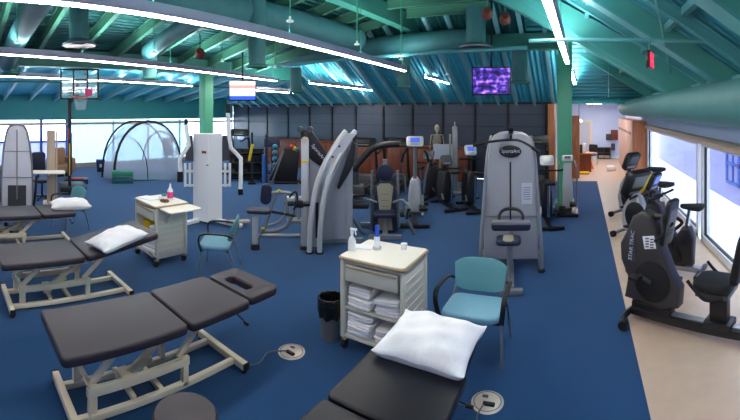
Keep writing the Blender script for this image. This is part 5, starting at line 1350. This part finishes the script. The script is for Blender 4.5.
bm = new(); bx(bm, (0, .15, .28), (.62, .02, .55)); bx(bm, (0, 0, .55), (.64, .34, .03)); bx(bm, (0, 0, .04), (.64, .34, .03)); bx(bm, (0, 0, .3), (.62, .32, .02))
for x in (-.31, 0, .31): bx(bm, (x, 0, .29), (.025, .33, .52))
obj('body', bm, M_greyd, t)
bm = new(); bx(bm, (0, -.0, .12), (.5, .2, .12)); obj('basket', bm, M_beige, t)
for px, py, w, h, m, lab in ((609, 137, .3, .3, M_greyd, 'small dark picture frame on the lilac far wall'), (614.5, 135, .35, .5, M_rust, 'dark brown cabinet box hung on lilac wall beside the lockers'), (613, 147, .2, .35, M_greyd, 'narrow dark box on wall below the brown cabinet box')):
    bm = new(); bx(bm, (0, 0, 0), (w, .14, h), bev=.01); o = obj('wall_box', bm, m); o.location = G(px, 19.9, Z(py, 19.9)); o.location.y = 19.92; tag(o, lab, 'wall box')
t = thing('task_lamp', 'white bell lamp hanging by the tall orange cabinet', 'lamp', G(579, 15.5, Z(121, 15.5)))
bm = new(); lathe(bm, [(.03, .1), (.1, .04), (.16, -.04), (.15, -.04), (.09, .03), (.03, .09)], n=20); obj('lamp_shade', bm, M_plastic, t); bm = new(); cy(bm, (0, 0, .08), (0, 0, .7), .012); obj('rod', bm, M_greyd, t)
p = G(591, 16.4); t = thing('traffic_cone', 'small orange cone standing on the tan floor near the far door', 'cone', p)
bm = new(); lathe(bm, [(.1, .02), (.03, .28), (0, .285)], n=16); obj('cone_body', bm, M_orange, t); bm = new(); bx(bm, (0, 0, .012), (.24, .24, .024)); obj('base', bm, M_orange, t)
p = G(590.5, 17.4); plain_chair('black stacking chair by the far door', p, -.6, M_black)
p = G(577, 15.6); t = thing('work_desk', 'wooden desk with clutter beside the tall orange cabinet', 'desk', (p.x + .35, p.y, 0))
bm = new(); bx(bm, (0, 0, .72), (.7, .5, .04)); obj('desk_top', bm, M_oak, t); bm = new(); bx(bm, (-.05, .05, .35), (.5, .4, .7)); obj('drawer_unit', bm, M_wood, t)
for px, m, h, lab in ((578, M_navy, .3, 'dark blue binder standing on the wooden desk'), (581, M_black, .32, 'black binder standing on the wooden desk'), (584.5, M_plastic, .36, 'white binder leaning on the wooden desk')):
    pp = G(px, 15.5); bm = new(); bx(bm, (0, 0, h / 2), (.1, .24, h), bev=.004); o = obj('binder', bm, m); o.location = (pp.x, 15.5, .742); tag(o, lab, 'binder')
p = G(584, 15.0); bm = new(); prism(bm, rrect(.4, .3, .04), .08, 'z', (0, 0, .04), bev=.02); o = obj('yellow_mat', bm, M_yellow); o.location = p; tag(o, 'folded yellow mat on floor by the desk', 'mat')
p = G(611, 15.8); bm = new(); prism(bm, rrect(.35, .3, .08), .2, 'z', (0, 0, .1), bev=.06); o = obj('white_bag', bm, M_plastic); o.location = p; tag(o, 'crumpled white bag on tan floor before the lockers', 'bag')
